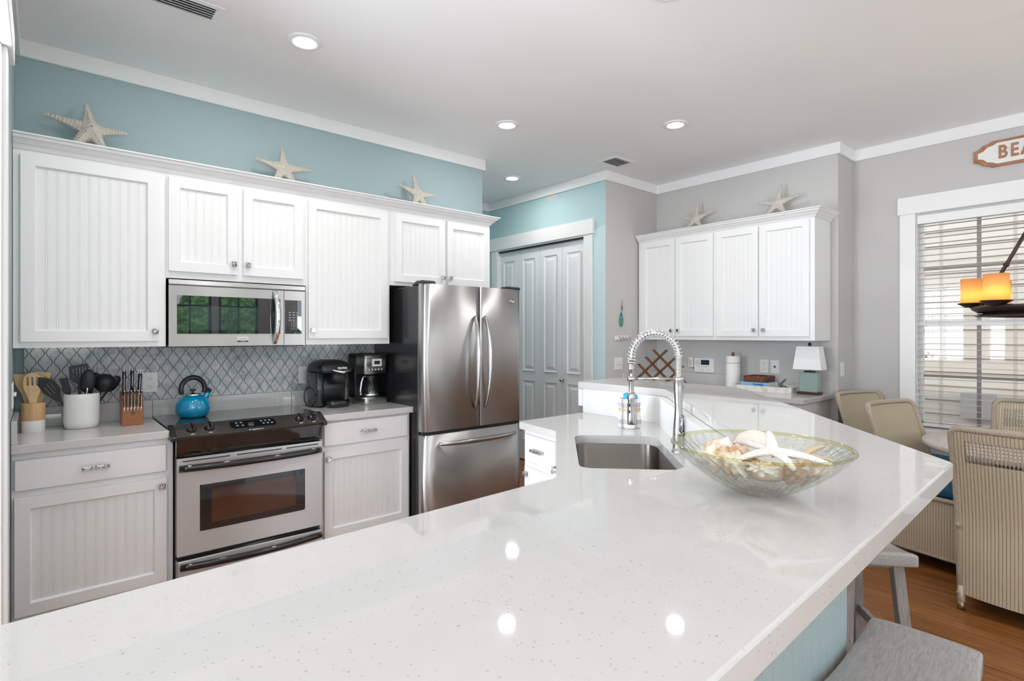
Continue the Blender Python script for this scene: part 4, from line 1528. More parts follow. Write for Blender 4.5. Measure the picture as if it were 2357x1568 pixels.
for k in range(6):
    knife('steak knife in the lower row of the knife block, ' + ('first from the left', 'second from the left', 'third from the left', 'third from the right', 'second from the right', 'rightmost')[k],
          (bx - .0385 + k * .0152, by - .058, CT + .104), (0, -.10, 1), .086, .0066, 'steak knives in the lower row of the block')
knife('large black-handled knife, left of the top row in the knife block', (bx - .036, by - .005, CT + .165), (0, -.13, 1), .135, .0115, 'large knives in the top row of the block', 'knife', 'chef_knife')
knife('large black-handled knife in the middle of the top row', (bx + .002, by + .008, CT + .175), (0, -.13, 1), .128, .0112, 'large knives in the top row of the block', 'knife', 'carving_knife')
t2 = knife('black kitchen shears handle with a steel ring, right in the knife block', (bx + .035, by + .010, CT + .175), (.04, -.12, 1), .110, .0125, 'large knives in the top row of the block', 'shears', 'kitchen_shears')
MB(Matrix.Translation((bx + .039, by - .004, CT + .285)) @ Matrix.Rotation(PI / 2 - .3, 4, 'X')).tube([(.011 * math.cos(a), .011 * math.sin(a), 0) for a in [2 * PI * k / 16 for k in range(16)]], .002, 6, closed=True).build('ring', M_chrome, t2)

# kettle
qx, qy, qz = .676, 3.66, .9255
M_teal = mat('glossy turquoise enamel', (.0, .235, .43), .08, Coat_Weight=.8)
t = thing('kettle', 'glossy turquoise kettle with a thick black arched handle on the cooktop', 'kettle', (qx, qy, qz))
KT = Matrix.Translation((qx, qy, qz))
MB(KT).lathe([(0, .001), (.062, 0), (.074, .006), (.088, .030), (.092, .055), (.088, .082), (.074, .106), (.054, .122), (.042, .128), (.036, .130)], 48).build('body', M_teal, t)
lid = MB(KT).lathe([(.043, .129), (.043, .134), (.036, .139), (.012, .143), (0, .143)], 32).build('lid', M_chrome, t)
MB(KT).lathe([(.006, .142), (.006, .150), (.016, .155), (.018, .160), (.010, .163), (0, .163)], 20).build('lid_knob', M_black, lid)
P = []
for i in range(25):
    a = PI * (-.13 + 1.26 * i / 24)
    P.append((.066 * math.cos(a) * .98, 0, .165 + .066 * math.sin(a)))
hz = Matrix.Rotation(math.radians(12), 4, 'Z')
MB(KT @ hz).tube(P, [.0125 + .002 * math.sin(PI * i / 24) for i in range(25)], 12).build('handle', M_black, t)
sp_ = MB(KT @ hz).tube([(.060, 0, .095), (.078, 0, .125), (.090, 0, .146)], [.022, .016, .011], 14).build('spout', M_teal, t)
MB(KT @ hz).tube([(.087, 0, .140), (.096, 0, .156)], [.0135, .0125], 14).tube([(.094, 0, .154), (.080, 0, .165), (.066, 0, .168)], .005, 8).build('whistle_cap', M_black, sp_)

# pod coffee maker
t = thing('pod_coffee_maker', 'rounded black pod coffee maker with smoky side tank', 'coffee maker', (1.52, 3.68, CT))
KM = Matrix.Translation((1.52, 3.69, CT)) @ Matrix.Rotation(math.radians(6), 4, 'Z')


def rrect(x0, x1, y0, y1, r, seg=5):
    return rounded([(x0, y0), (x1, y0), (x1, y1), (x0, y1)], r, seg)


def loft(b, layers, T=None, smooth=True, cap=True):
    k_ = len(layers[0][0])
    vs = [(x, y, z) for pts, z in layers for x, y in pts]
    fs = [(l * k_ + i, l * k_ + (i + 1) % k_, (l + 1) * k_ + (i + 1) % k_, (l + 1) * k_ + i) for l in range(len(layers) - 1) for i in range(k_)]
    if cap:
        fs += [tuple(range(k_))[::-1], tuple((len(layers) - 1) * k_ + i for i in range(k_))]
    return b.add(vs, fs, smooth, T)


M_smoke = mat('smoky translucent tank', (.03, .04, .045), .08, Coat_Weight=.5)
b = loft(MB(KM), [(rrect(-.070, .105, -.02, .13, .03), 0), (rrect(-.070, .108, -.02, .135, .03), .12), (rrect(-.072, .112, -.02, .14, .035), .235)])
b.build('body', M_black, t)
b = loft(MB(KM), [(rrect(-.118, -.073, -.045, .11, .02), .010), (rrect(-.128, -.073, -.050, .12, .022), .235)])
b.build('water_tank', M_smoke, t)
b = loft(MB(KM), [(rrect(-.070, .095, -.125, -.015, .05), 0), (rrect(-.070, .095, -.125, -.015, .05), .042), (rrect(-.066, .090, -.120, -.02, .048), .046)])
b.build('drip_tray', M_blackg, t)
b = loft(MB(KM), [(rrect(-.110, .115, -.095, .135, .045), .232), (rrect(-.124, .120, -.105, .14, .05), .245), (rrect(-.115, .112, -.095, .13, .05), .285), (rrect(-.080, .080, -.07, .11, .05), .312), (rrect(-.04, .04, -.04, .08, .03), .322)])
hd = b.build('brew_head', M_black, t)
b = loft(MB(KM), [(rrect(-.02, .075, -.085, .0, .035), .165), (rrect(-.035, .085, -.10, .0, .045), .235)])
b.build('pod_spout', M_blackm, hd)
P = [(-.050 + .145 * i / 14, -.112 - .016 * math.sin(PI * i / 14), .247 - .008 * math.sin(PI * i / 14) + .010 * (abs(i / 7 - 1))) for i in range(15)]
MB(KM).tube(P, [.003 + .007 * math.sin(PI * i / 14) for i in range(15)], 8).build('chrome_lip', M_chrome, hd)
text_obj('KEURIG', KM @ Matrix.Translation((.025, -.1145, .266)) @ Matrix.Rotation(math.radians(62), 4, 'X'), .020, .002, M_print, hd, 'lettering', True)
b = MB().tube(smooth_path([(1.408, 3.74, CT + .115), (1.388, 3.74, CT + .135), (1.362, 3.735, CT + .115), (1.352, 3.73, CT + .06), (1.372, 3.725, CT + .012), (1.402, 3.72, CT + .006), (1.43, 3.72, CT + .006)]), .0045, 8)
b.build('power_cord', M_black, t)

# drip coffee maker
t = thing('drip_coffee_maker', 'stainless and black drip coffee maker with glass carafe beside the refrigerator', 'coffee maker', (1.79, 3.70, CT))
DM = Matrix.Translation((1.792, 3.70, CT)) @ Matrix.Rotation(math.radians(8), 4, 'Z')
loft(MB(DM), [(rrect(-.095, .10, -.125, .10, .03), 0), (rrect(-.095, .10, -.125, .10, .03), .044)]).build('warming_base', M_steel, t)
loft(MB(DM), [(rrect(-.090, .10, .015, .10, .012), .044), (rrect(-.090, .10, .015, .10, .012), .352)]).build('column', M_black, t)
hd = loft(MB(DM), [(rrect(-.088, .098, -.105, .015, .018), .215), (rrect(-.088, .098, -.110, .015, .018), .345)]).build('brew_head', M_steel, t)
loft(MB(DM), [(rrect(-.094, .102, -.112, .10, .02), .345), (rrect(-.090, .098, -.105, .098, .02), .358)]).build('lid', M_blackm, t)
MB(DM).box(-.030, .052, -.1125, -.109, .268, .322).build('display_bezel', M_plate, hd, bev=.001)
MB(DM).box(-.012, .034, -.1140, -.1125, .283, .307).build('clock_display', M_blackm, hd)
for k in range(5):
    MB(DM @ Matrix.Translation((-.048 + k * .026, -.109, .245)) @ Matrix.Rotation(PI / 2, 4, 'X')).lathe([(.008, 0), (.008, .003), (.0055, .0045), (0, .0045)], 14).build('button', M_chrome, hd)
text_obj('Cuisinart', DM @ Matrix.Translation((-.055, -.1118, .325)) @ FT, .010, .0004, M_blackm, hd, 'lettering')
M_clear = bpy.data.materials.new('clear carafe glass')
M_clear.use_nodes = True
thin_glass(M_clear, (.80, .85, .87))
ca = MB(DM @ Matrix.Translation((.005, -.045, .047)))
ca.lathe([(.052, 0), (.062, .012), (.064, .04), (.056, .085), (.040, .118), (.036, .128), (.037, .138)], 32)
ca = ca.build('carafe', M_clear, t)
MB(DM @ Matrix.Translation((.005, -.045, .047))).lathe([(.0635, .012), (.0655, .012), (.0655, .026), (.0635, .026)], 32).build('carafe_band', M_chrome, ca)
MB(DM @ Matrix.Translation((.005, -.045, .047))).lathe([(.040, .136), (.042, .146), (.034, .160), (0, .162)], 28).build('carafe_lid', M_black, ca)
MB(DM @ Matrix.Translation((.005, -.045, .047))).tube([(-.035, -.01, .150), (-.075, -.015, .148), (-.092, -.02, .11), (-.100, -.02, .05), (-.098, -.02, .02)], [.009, .009, .008, .008, .007], 8).build('carafe_handle', M_chrome, ca)

# ------------------------------------------------------------------ faucet
fx, fy = 2.042, 1.292
fd = Vector((-su.y, su.x)) * 1.0     # from faucet towards the bowl centre
t = thing('kitchen_faucet', 'tall chrome pull-down faucet with an open spring arch behind the sink', 'faucet', (fx, fy, CT))
F = Matrix(((-sv.x, su.x, 0, fx), (-sv.y, su.y, 0, fy), (0, 0, 1, CT), (0, 0, 0, 1)))   # x -> towards the sink
MB(F).lathe([(.029, 0), (.029, .006), (.024, .010), (.024, .04), (.0225, .10), (.017, .16), (.0155, .19), (.019, .24), (.0215, .275), (.0215, .300), (.0225, .302), (.0225, .315), (.018, .318), (.0, .318)], 32).build('column', M_nickel, t)
MB(F).tube([(-.002, -.014, .075), (-.004, -.034, .085)], .010, 12).tube([(-.004, -.030, .080), (-.006, -.042, .150)], [.006, .0045], 10).build('lever', M_nickel, t)
# hose and spring path
RA = .0985
path = [(0, 0, .315), (0, 0, .36), (0, 0, .40)]
for i in range(1, 32):
    a = PI * i / 32
    path.append((RA - RA * math.cos(a), 0, .400 + RA * 1.04 * math.sin(a)))
path += [(2 * RA, 0, .40), (2 * RA, 0, .37)]
MB(F).tube(path, .0085, 10).build('hose', M_nickel, t)


def resample(path, n_):
    P_ = [Vector(p) for p in path]
    L_ = [0]
    for a, c_ in zip(P_, P_[1:]):
        L_.append(L_[-1] + (c_ - a).length)
    out = []
    j = 0
    for i in range(n_):
        s_ = L_[-1] * i / (n_ - 1)
        while j < len(L_) - 2 and L_[j + 1] < s_:
            j += 1
        f_ = (s_ - L_[j]) / max(1e-9, L_[j + 1] - L_[j])
        out.append((P_[j].lerp(P_[j + 1], f_), (P_[j + 1] - P_[j]).normalized()))
    return out


turns, per = 25, 12
rs = resample(path[2:], turns * per + 1)
coil = []
for i, (p, tg) in enumerate(rs):
    s1 = Vector((0, 1, 0))
    s2 = tg.cross(s1).normalized()
    a = 2 * PI * i / per
    coil.append(p + (s1 * math.cos(a) + s2 * math.sin(a)) * .0165)
MB(F).tube(coil, .0028, 6).build('spring', M_chrome, t)
b = MB(F)
prof = [(.014, .316)]
z = .318
while z < .402:
    prof += [(.0165, z), (.0135, z + .003), (.0165, z + .006)]
    z += .006
b.lathe(prof + [(.011, .405)], 20)
b.build('ribbed_collar', M_nickel, t)
b = MB(F @ Matrix.Translation((2 * RA, 0, 0)))
prof = [(.010, .372), (.0155, .370)]
z = .368
while z > .35:
    prof += [(.0155, z), (.0135, z - .0025), (.0155, z - .005)]
    z -= .005
b.lathe(prof + [(.0105, .345), (.0105, .245), (.0105, .24)], 20)
b.build('hose_stem', M_nickel, t)
b = MB(F @ Matrix.Translation((2 * RA, 0, 0)))
b.lathe([(.012, .250), (.0165, .248), (.0165, .218), (.0155, .216), (.0175, .150), (.0175, .118), (.015, .112), (0, .112)], 24)
hd = b.build('spray_head', M_nickel, t)
cdir = F.inverted() @ Vector((0, 0, CT))
for z in (.196, .168):
    MB(F @ Matrix.Translation((2 * RA, 0, z)) @ Matrix.Rotation(math.atan2(-.6, .55) - .2, 4, 'Z')).lathe([(0, 0)], 3) if False else None
    ca_ = Vector((-fx, -fy, 0)).normalized()
    lx_, ly_ = ca_.dot(Vector((-sv.x, -sv.y, 0))), ca_.dot(Vector((su.x, su.y, 0)))
    ang = math.atan2(ly_, lx_) + .55
    MB(F @ Matrix.Translation((2 * RA + .0165 * math.cos(ang), .0165 * math.sin(ang), z)) @ Matrix.Rotation(ang, 4, 'Z') @ Matrix.Rotation(PI / 2, 4, 'Y')).lathe([(.007, -.003), (.007, .003), (.005, .0045), (0, .0045)], 16).build('spray_button', M_black, hd)
MB(F).tube([(0, 0, .308), (2 * RA - .012, 0, .238 + .07)], .0055, 10).tube([(2 * RA, 0, .297), (2 * RA, 0, .318)], .0185, 20).build('docking_arm', M_nickel, t)

# ------------------------------------------------------------------ towel-wrapped bundle beside the sink
tx, ty = 2.375, 1.800
M_plaid = mat('white towel with navy plaid lines', (.78, .78, .77), .85)
n = N(M_plaid)
c = n.coord()
sx = n.new('ShaderNodeSeparateXYZ', {0: c})
ang_ = n.math('ARCTAN2', sx.outputs[1], sx.outputs[0])
zz = n.math('SUBTRACT', sx.outputs[2], -.0)


def lines(val, period, w, offs):
    out = None
    for o_ in offs:
        f_ = n.math('ABSOLUTE', n.math('SUBTRACT', n.math('FLOORED_MODULO', n.math('SUBTRACT', val, o_), period), period / 2))
        g_ = n.math('LESS_THAN', f_, w)
        out = g_ if out is None else n.math('MAXIMUM', out, g_)
    return out


hz_ = lines(n.math('ADD', zz, n.math('MULTIPLY', n.noise(c, 12, 1), .008)), .088, .0013, (-.012, -.004, .004))
vt_ = lines(ang_, 1.25, .020, (-.10, 0, .10))
n.link(n.mix(n.math('MAXIMUM', hz_, vt_), (.80, .79, .78), (.05, .06, .10)), 'Base Color')
n.bump(n.noise(c, 60, 3), .4, .003)
t = thing('towel_bundle', 'white and navy plaid towel bundle tied with raffia beside the sink', 'towel', (tx, ty, CT))
TT = Matrix.Translation((tx, ty, CT))
vs, fs = [], []
zs = [0, .008, .03, .06, .085, .10, .115, .135, .15, .157, .150, .12]
rs_ = [.052, .058, .062, .060, .056, .0535, .056, .060, .058, .052, .044, .040]
na = 48
for z, r_ in zip(zs, rs_):
    for k in range(na):
        a = 2 * PI * k / na
        q_ = r_ * (1 + .03 * math.sin(5 * a + z * 20) + .02 * math.sin(9 * a)) + (.006 if 1.2 < a < 1.5 else 0)
        vs.append((q_ * math.cos(a), q_ * math.sin(a), z))
for l in range(len(zs) - 1):
    for k in range(na):
        j = (k + 1) % na
        fs.append((l * na + k, l * na + j, (l + 1) * na + j, (l + 1) * na + k))
fs += [tuple(range(na))[::-1]]
MB(TT).add(vs, fs, True).build('towel', M_plaid, t)
M_raf = mat('tan raffia', (.60, .43, .25), .7)
b = MB(TT)
for dz in (-.004, 0, .004, .007):
    b.tube([(.0565 * math.cos(a), .0565 * math.sin(a), .098 + dz + .002 * math.sin(3 * a + dz * 900)) for a in [2 * PI * k / 32 for k in range(32)]], .0018, 5, closed=True)
ca_ = math.atan2(-ty, -tx) + .25
b2 = Vector((math.cos(ca_), math.sin(ca_), 0)) * .060
sd = Vector((-math.sin(ca_), math.cos(ca_), 0))
rnd = random.Random(3)
for k in range(16):
    a = 2 * PI * k / 16 + rnd.random() * .3
    ln = .022 + .03 * rnd.random()
    p_ = b2 + Vector((0, 0, .098))
    q_ = p_ + sd * math.cos(a) * ln + Vector((0, 0, math.sin(a) * ln)) + b2.normalized() * (.008 * rnd.random())
    b.tube([p_, (p_ + q_) / 2 + b2.normalized() * .006, q_], [.002, .0016, .0008], 5)
b.build('raffia_bow', M_raf, t)
M_bsp = mat('turquoise sponge', (.03, .32, .58), .7)
b = loft(MB(TT @ Tr(-.008, .01, .12, .3)), [(rrect(-.026, .026, -.012, .012, .005), 0), (rrect(-.026, .026, -.012, .012, .005), .062)])
b.build('blue_sponge', M_bsp, t)
b = MB(TT @ Tr(.022, -.018, .12))
b.lathe([(.016, 0), (.018, .03), (.014, .055), (0, .058)], 16)
b.build('blue_brush', M_bsp, t)

# ------------------------------------------------------------------ glass bowl of shells on the bar
gx, gy = 1.046, .487
M_bowl = bpy.data.materials.new('rippled clear bowl glass')
M_bowl.use_nodes = True
nt_, fr_, gl_, tr_, mx_ = thin_glass(M_bowl, (.955, .96, .935), gloss=.03, f0=.09)
tc = nt_.nodes.new('ShaderNodeTexCoord')
sxx = nt_.nodes.new('ShaderNodeSeparateXYZ')
nt_.links.new(tc.outputs['Object'], sxx.inputs[0])


def nm(op, a, b_=0.0, c_=0.0):
    n_ = nt_.nodes.new('ShaderNodeMath')
    n_.operation = op
    for i, v_ in enumerate((a, b_, c_)):
        if hasattr(v_, 'links'):
            nt_.links.new(v_, n_.inputs[i])
        else:
            n_.inputs[i].default_value = v_
    return n_.outputs[0]


an = nm('ARCTAN2', sxx.outputs[1], sxx.outputs[0])
nz = nt_.nodes.new('ShaderNodeTexNoise')
nz.inputs['Scale'].default_value = 26
nz.inputs['Detail'].default_value = 2
nt_.links.new(tc.outputs['Object'], nz.inputs['Vector'])
wv = nm('SINE', nm('ADD', nm('MULTIPLY', an, 46.0), nm('ADD', nm('MULTIPLY', nz.outputs[0], 9.0), nm('MULTIPLY', sxx.outputs[2], 90.0))))
nz2 = nt_.nodes.new('ShaderNodeTexNoise')
nz2.inputs['Scale'].default_value = 120
nt_.links.new(tc.outputs['Object'], nz2.inputs['Vector'])
hh = nm('ADD', nm('MULTIPLY', wv, .6), nm('MULTIPLY', nz2.outputs[0], 1.2))
bp = nt_.nodes.new('ShaderNodeBump')
bp.inputs['Strength'].default_value = .55
bp.inputs['Distance'].default_value = .004
nt_.links.new(hh, bp.inputs['Height'])
nt_.links.new(bp.outputs[0], gl_.inputs['Normal'])
nt_.links.new(bp.outputs[0], fr_.inputs['Normal'])
M_rim = bpy.data.materials.new('yellow green bowl rim glass')
M_rim.use_nodes = True
thin_glass(M_rim, (.88, .88, .70), gloss=.05)
t = thing('glass_bowl', 'wide rippled clear glass bowl of seashells on the raised bar', 'bowl', (gx, gy, ZB))
GT = Matrix.Translation((gx, gy, ZB))
HB, RB = .089, .162
GS = .975
pr_o = [(0, .0008), (.040, .0008), (.050, .003), (.075, .014), (.105, .032), (.132, .052), (.152, .072), (.163, .085)]
pr_i = [(.160, .086), (.148, .0755), (.127, .057), (.100, .038), (.072, .020), (.048, .010), (0, .008)]
MB(GT).lathe(pr_o, 96, sx=GS, sy=GS).build('outer_wall', M_bowl, t)
MB(GT).lathe(pr_i, 96, sx=GS, sy=GS).build('inner_wall', M_bowl, t)
MB(GT).lathe([(.163, .085), (.167, .088), (.166, .0915), (.162, .092), (.160, .0895), (.160, .086)], 96, sx=GS, sy=GS).build('rim', M_rim, t)

M_shell = mat('chalky white shell', (.78, .74, .68), .6)
n = N(M_shell)
n.link(n.ramp(n.noise(n.coord(), 22, 4, .65), [(.36, (.50, .30, .15)), (.50, (.75, .64, .50)), (.60, (.83, .80, .76))]), 'Base Color')
n.bump(n.noise(n.coord(), 140, 3), .5, .002)
M_dstar = mat('white dotted starfish skin', (.78, .76, .73), .65)
n = N(M_dstar)
v = n.new('ShaderNodeTexVoronoi', {'Vector': n.coord(), 'Scale': 300.0, 'Randomness': .25})
n.link(n.ramp(v.outputs['Distance'], [(.18, (.42, .36, .31)), (.38, (.82, .80, .77))]), 'Base Color')
n.bump(v.outputs['Distance'], .5, .001)


def r_in(h):
    pts = [(0, .0), (.008, .0), (.010, .048), (.020, .072), (.038, .100), (.057, .127), (.0755, .148), (.086, .160), (.2, .19)]
    for (h0, r0_), (h1, r1_) in zip(pts, pts[1:]):
        if h <= h1:
            return r0_ + (r1_ - r0_) * (h - h0) / max(1e-6, h1 - h0)
    return .19


def settle(mb, gap=.003):
    for v_ in mb.v:
        h = max(.0135, v_.z - ZB)
        d_ = Vector((v_.x - gx, v_.y - gy))
        m_ = max(.01, r_in(h) - gap)
        if d_.length > m_:
            d_ *= m_ / d_.length
        v_.x, v_.y, v_.z = gx + d_.x, gy + d_.y, ZB + h
    return mb


def shell(name, label, cat, loc, size, seed, m=M_shell, sq=(1, 1, 1), spik=.35, freq=2.2, rot=(0, 0, 0)):
    bm = bmesh.new()
    bmesh.ops.create_icosphere(bm, subdivisions=4, radius=1)
    rr = Matrix.Rotation(rot[2], 3, 'Z') @ Matrix.Rotation(rot[1], 3, 'Y') @ Matrix.Rotation(rot[0], 3, 'X')
    for v_ in bm.verts:
        q_ = noise.noise(v_.co * freq + Vector((seed, seed * .7, 0)))
        q2 = noise.noise(v_.co * freq * 2.6 + Vector((0, seed, 3)))
        r_ = 1 + spik * max(-.4, q_ * 1.6) + spik * .6 * abs(q2)
        p_ = v_.co * r_
        v_.co = rr @ Vector((p_.x * sq[0], p_.y * sq[1], p_.z * sq[2])) * size
    bm.verts.index_update()
    b_ = MB(Matrix.Translation(loc))
    b_.add([tuple(v_.co) for v_ in bm.verts], [tuple(v_.index for v_ in f_.verts) for f_ in bm.faces], True)
    bm.free()
    if abs(loc[0] - gx) < .3:
        settle(b_)
    return tag(b_.build(name, m), label, cat, 'seashells in the glass bowl')


shell('conch_shell', 'knobbly white and tan conch shell at the left inside the glass bowl', 'seashell', (.994, .538, ZB + .066), .025, 1.3, sq=(1.1, 1.4, .9), spik=.55, freq=2.8)
shell('conch_shell', 'frilly tan conch shell just right of the knobbly one in the bowl', 'seashell', (.990, .500, ZB + .062), .023, 4.1, sq=(1, 1.1, .95), spik=.6, freq=3)
shell('coral_piece', 'pale crumbly coral piece at the far left of the bowl', 'coral', (1.015, .568, ZB + .062), .020, 7.7, sq=(1.6, 1, .6), spik=.4, freq=4)
shell('cockle_shell', 'smooth tan shell lying under the white starfish in the bowl', 'seashell', (1.030, .470, ZB + .045), .030, 9.1, mat('smooth tan shell', (.72, .52, .36), .4), (1.2, 1.3, .6), .08, 1.5)
shell('murex_shell', 'small frilled white shell in front of the starfish, by the bowl rim', 'seashell', (.972, .445, ZB + .064), .014, 2.2, sq=(1, 1.5, .7), spik=.6, freq=3)
shell('murex_shell', 'brown ridged shell at the right of the bowl under the starfish arm', 'seashell', (1.045, .405, ZB + .050), .022, 5.2, mat('brown ridged shell', (.52, .34, .20), .6), (1.3, 1.2, .7), .5, 3.4)
shell('whelk_shell', 'small pale whelk at the right edge of the bowl', 'seashell', (1.030, .372, ZB + .064), .013, 8.4, sq=(1, 1.6, .8), spik=.5, freq=3)
# sand dollar
b = MB(Matrix.Translation((1.125, .535, ZB + .075)) @ Matrix.Rotation(math.radians(200), 4, 'Z') @ Matrix.Rotation(math.radians(34), 4, 'Y'))
vs, fs = [], []
na, nr = 60, 8
for i in range(nr + 1):
    for k in range(na):
        a, r_ = 2 * PI * k / na, .040 * i / nr
        gr_ = .0035 * max(0, math.cos(5 * a)) ** 6 * math.sin(PI * i / nr)
        vs.append((r_ * math.cos(a), r_ * math.sin(a), .022 * (1 - (i / nr) ** 2) - gr_))
fs = [(i * na + k, i * na + (k + 1) % na, (i + 1) * na + (k + 1) % na, (i + 1) * na + k) for i in range(nr) for k in range(na)] + [tuple(nr * na + k for k in range(na))[::-1]]
b.add(vs, fs, True)
settle(b)
tag(b.build('sand_dollar', mat('peach white sand dollar', (.80, .71, .64), .6)), 'domed pale sand dollar leaning at the back of the glass bowl', 'sand dollar', 'seashells in the glass bowl')


def loose_star(label, c_, tips, r0, r1, m, spikes=False):
    b = MB()
    cc = Vector(c_)
    for tp in tips:
        tp = Vector(tp)
        P_, R_ = [], []
        for i in range(15):
            s_ = i / 14
            p_ = cc.lerp(tp, s_) + Vector((0, 0, .004 * math.sin(PI * s_)))
            P_.append(p_)
            R_.append(r1 + (r0 - r1) * (1 - s_) ** .8)
        b.tube(P_, R_, 12, flat=.75)
        if spikes:
            for i in range(1, 14):
                for q_ in (-1, 1):
                    w_ = (tp - cc).cross(Vector((0, 0, 1))).normalized()
                    b.tube([P_[i] + w_ * q_ * R_[i] * .7, P_[i] + w_ * q_ * (R_[i] + .004) + Vector((0, 0, .003))], [.0016, .0005], 5)
    b.lathe([(0, -r0 * .8), (r0, -r0 * .3), (r0 * 1.05, r0 * .2), (r0 * .5, r0 * .8), (0, r0 * .9)], 16, T=Matrix.Translation(cc))
    settle(b)
    o_ = b.build('starfish', m)
    return tag(o_, label, 'starfish', 'seashells in the glass bowl')


loose_star('large white dotted five-armed starfish draped on top of the shells in the bowl', (.980, .431, ZB + .096),
           [(1.066, .548, ZB + .082), (1.010, .452, ZB + .122), (.972, .500, ZB + .066), (.975, .392, ZB + .070), (1.025, .352, ZB + .078)], .0105, .005, M_dstar)
loose_star('small spiny tan starfish curled at the right inside the glass bowl', (1.085, .425, ZB + .070),
           [(1.140, .405, ZB + .086), (1.060, .470, ZB + .068), (1.100, .470, ZB + .060), (1.050, .410, ZB + .058), (1.090, .372, ZB + .070)], .0085, .003,
           mat('tan spiny starfish skin', (.60, .48, .34), .7), True)

# ------------------------------------------------------------------ things on and over the desk
DZ = .925
# wine rack
b = MB()
xr = 4.50
yc, zc_ = 3.02, 1.195
th_ = .006


def slat(h0, z0, h1, z1):
    d_ = Vector((0, -(h1 - h0), z1 - z0))
    L_ = d_.length
    d_.normalize()
    m_ = Matrix(((1, 0, 0, xr - .06), (0, d_.y, -d_.z, yc - h0), (0, d_.z, d_.y, z0), (0, 0, 0, 1)))
    b.box(0, .032, 0, L_, -th_, th_, T=m_)


st_ = .155
for k in range(3):
    # '\' boards
    h0, z0 = -.075 - k * .0855, 1.262 - k * .072
    ln_ = (z0 - .932) / .85
    slat(h0, z0, h0 + ln_, .932)
    h0 = -h0
    slat(h0, z0, h0 - ln_, .932)
tag(b.build('wine_rack', M_wrack), 'folding diamond-lattice wooden wine rack on the desk in the grey corner', 'wine rack')
# alarm panel
t = thing('alarm_panel', 'white wall-mounted alarm keypad with small dark screen above the desk', 'alarm panel', (XB, 2.81, 1.04))
AT = frame(XB, 2.915, 0, -1) @ Matrix.Translation((0, 0, 1.040))
bp_ = loft(MB(AT @ Matrix(((1, 0, 0, 0), (0, 0, 1, 0), (0, 1, 0, 0), (0, 0, 0, 1)))), [(rrect(0, .211, 0, .142, .012), 0), (rrect(0, .211, 0, .142, .012), .020), (rrect(.004, .207, .004, .138, .012), .026)], smooth=False)
bp_.build('housing', M_plate, t)
AF = AT @ Matrix.Translation((0, .026, 0))
MB(AF).box(.078, .165, 0, .0012, .075, .122).build('screen', mat('dark blue screen', (.02, .03, .05), .1), t)
MB(AF).box(.03, .165, 0, .001, .056, .060).build('label_strip', mat('tan print', (.5, .42, .35), .5), t)
q = MB(AF @ Matrix.Translation((.045, 0, .095)) @ Matrix.Rotation(-PI / 2, 4, 'X'))
q.lathe([(.026, 0), (.026, .001), (.024, .0015), (0, .0015)], 24)
q.build('speaker_grille', mat('light grey grille', (.6, .6, .6), .6), t)
for x in (.092, .150):
    q = MB(AF @ Matrix.Translation((x, 0, .030)) @ Matrix.Rotation(-PI / 2, 4, 'X'))
    q.lathe([(.011, 0), (.011, .0015), (.009, .002), (0, .002)], 20)
    q.build('button', mat('silver key', (.68, .68, .68), .4), t)
t = thing('wall_sensor', 'small white plastic wall sensor with a cord beside the alarm keypad', 'sensor', (XB, 2.95, 1.09))
MB().box(XB - .024, XB, 2.926, 2.978, 1.087, 1.186).build('housing', M_plate, t, bev=.004)
MB().box(XB - .0255, XB - .024, 2.940, 2.964, 1.10, 1.16).build('label', mat('tan label', (.62, .52, .40), .6), t)
MB().tube([(XB - .006, 2.93, 1.09), (XB - .006, 2.925, 1.06), (XB - .006, 2.91, 1.045)], .0025, 6).build('cord', M_dark, t)
# paper towels
px_, py_ = 4.75, 2.447
t = thing('paper_towel_holder', 'paper towel roll tied with twine on an upright holder on the desk', 'paper towels', (px_, py_, DZ))
PT = Matrix.Translation((px_, py_, DZ))
MB(PT).lathe([(.078, 0), (.078, .010), (.074, .013), (0, .013)], 32).build('base', mat('clear acrylic base', (.7, .7, .7), .1), t)
MB(PT).lathe([(.008, .013), (.008, .292), (.013, .295), (.013, .315), (.010, .322), (0, .323)], 16).build('post', M_wrack, t)
M_paper = mat('white paper towel', (.80, .80, .79), .9)
n = N(M_paper)
n.bump(n.noise(n.coord(), 160, 1), .4, .002)
rl = MB(PT).lathe([(.020, .0135), (.061, .0135), (.062, .02), (.062, .284), (.061, .290), (.020, .290)], 40).build('paper_roll', M_paper, t)
b = MB(PT)
for z in (.226, .229):
    b.tube([(.0628 * math.cos(a), .0628 * math.sin(a), z) for a in [2 * PI * k / 32 for k in range(32)]], .0013, 5, closed=True)
b.tube([(-.02, .060, .228), (-.028, .078, .218), (-.03, .092, .205)], [.003, .002, .001], 5).tube([(-.02, .060, .228), (-.03, .085, .226)], [.003, .001], 5)
b.build('twine', M_raf, rl)
# tray with book, wicker box, glass rabbit
M_pearl = mat('mother of pearl tray', (.74, .73, .69), .2)
n = N(M_pearl)
v = n.new('ShaderNodeTexVoronoi', {'Vector': n.coord(), 'Scale': 28.0}, distance='CHEBYCHEV')
n.link(n.ramp(v.outputs['Color'], [(0, (.62, .58, .50)), (.5, (.76, .75, .72)), (1, (.84, .84, .83))]), 'Base Color')
t = thing('serving_tray', 'mother-of-pearl tray with clipped corners on the desk', 'tray', (4.735, 2.155, DZ))


def oct_(cx_, cy_, lx, ly, c_):
    return [(cx_ - lx + c_, cy_ - ly), (cx_ + lx - c_, cy_ - ly), (cx_ + lx, cy_ - ly + c_), (cx_ + lx, cy_ + ly - c_), (cx_ + lx - c_, cy_ + ly), (cx_ - lx + c_, cy_ + ly), (cx_ - lx, cy_ + ly - c_), (cx_ - lx, cy_ - ly + c_)]


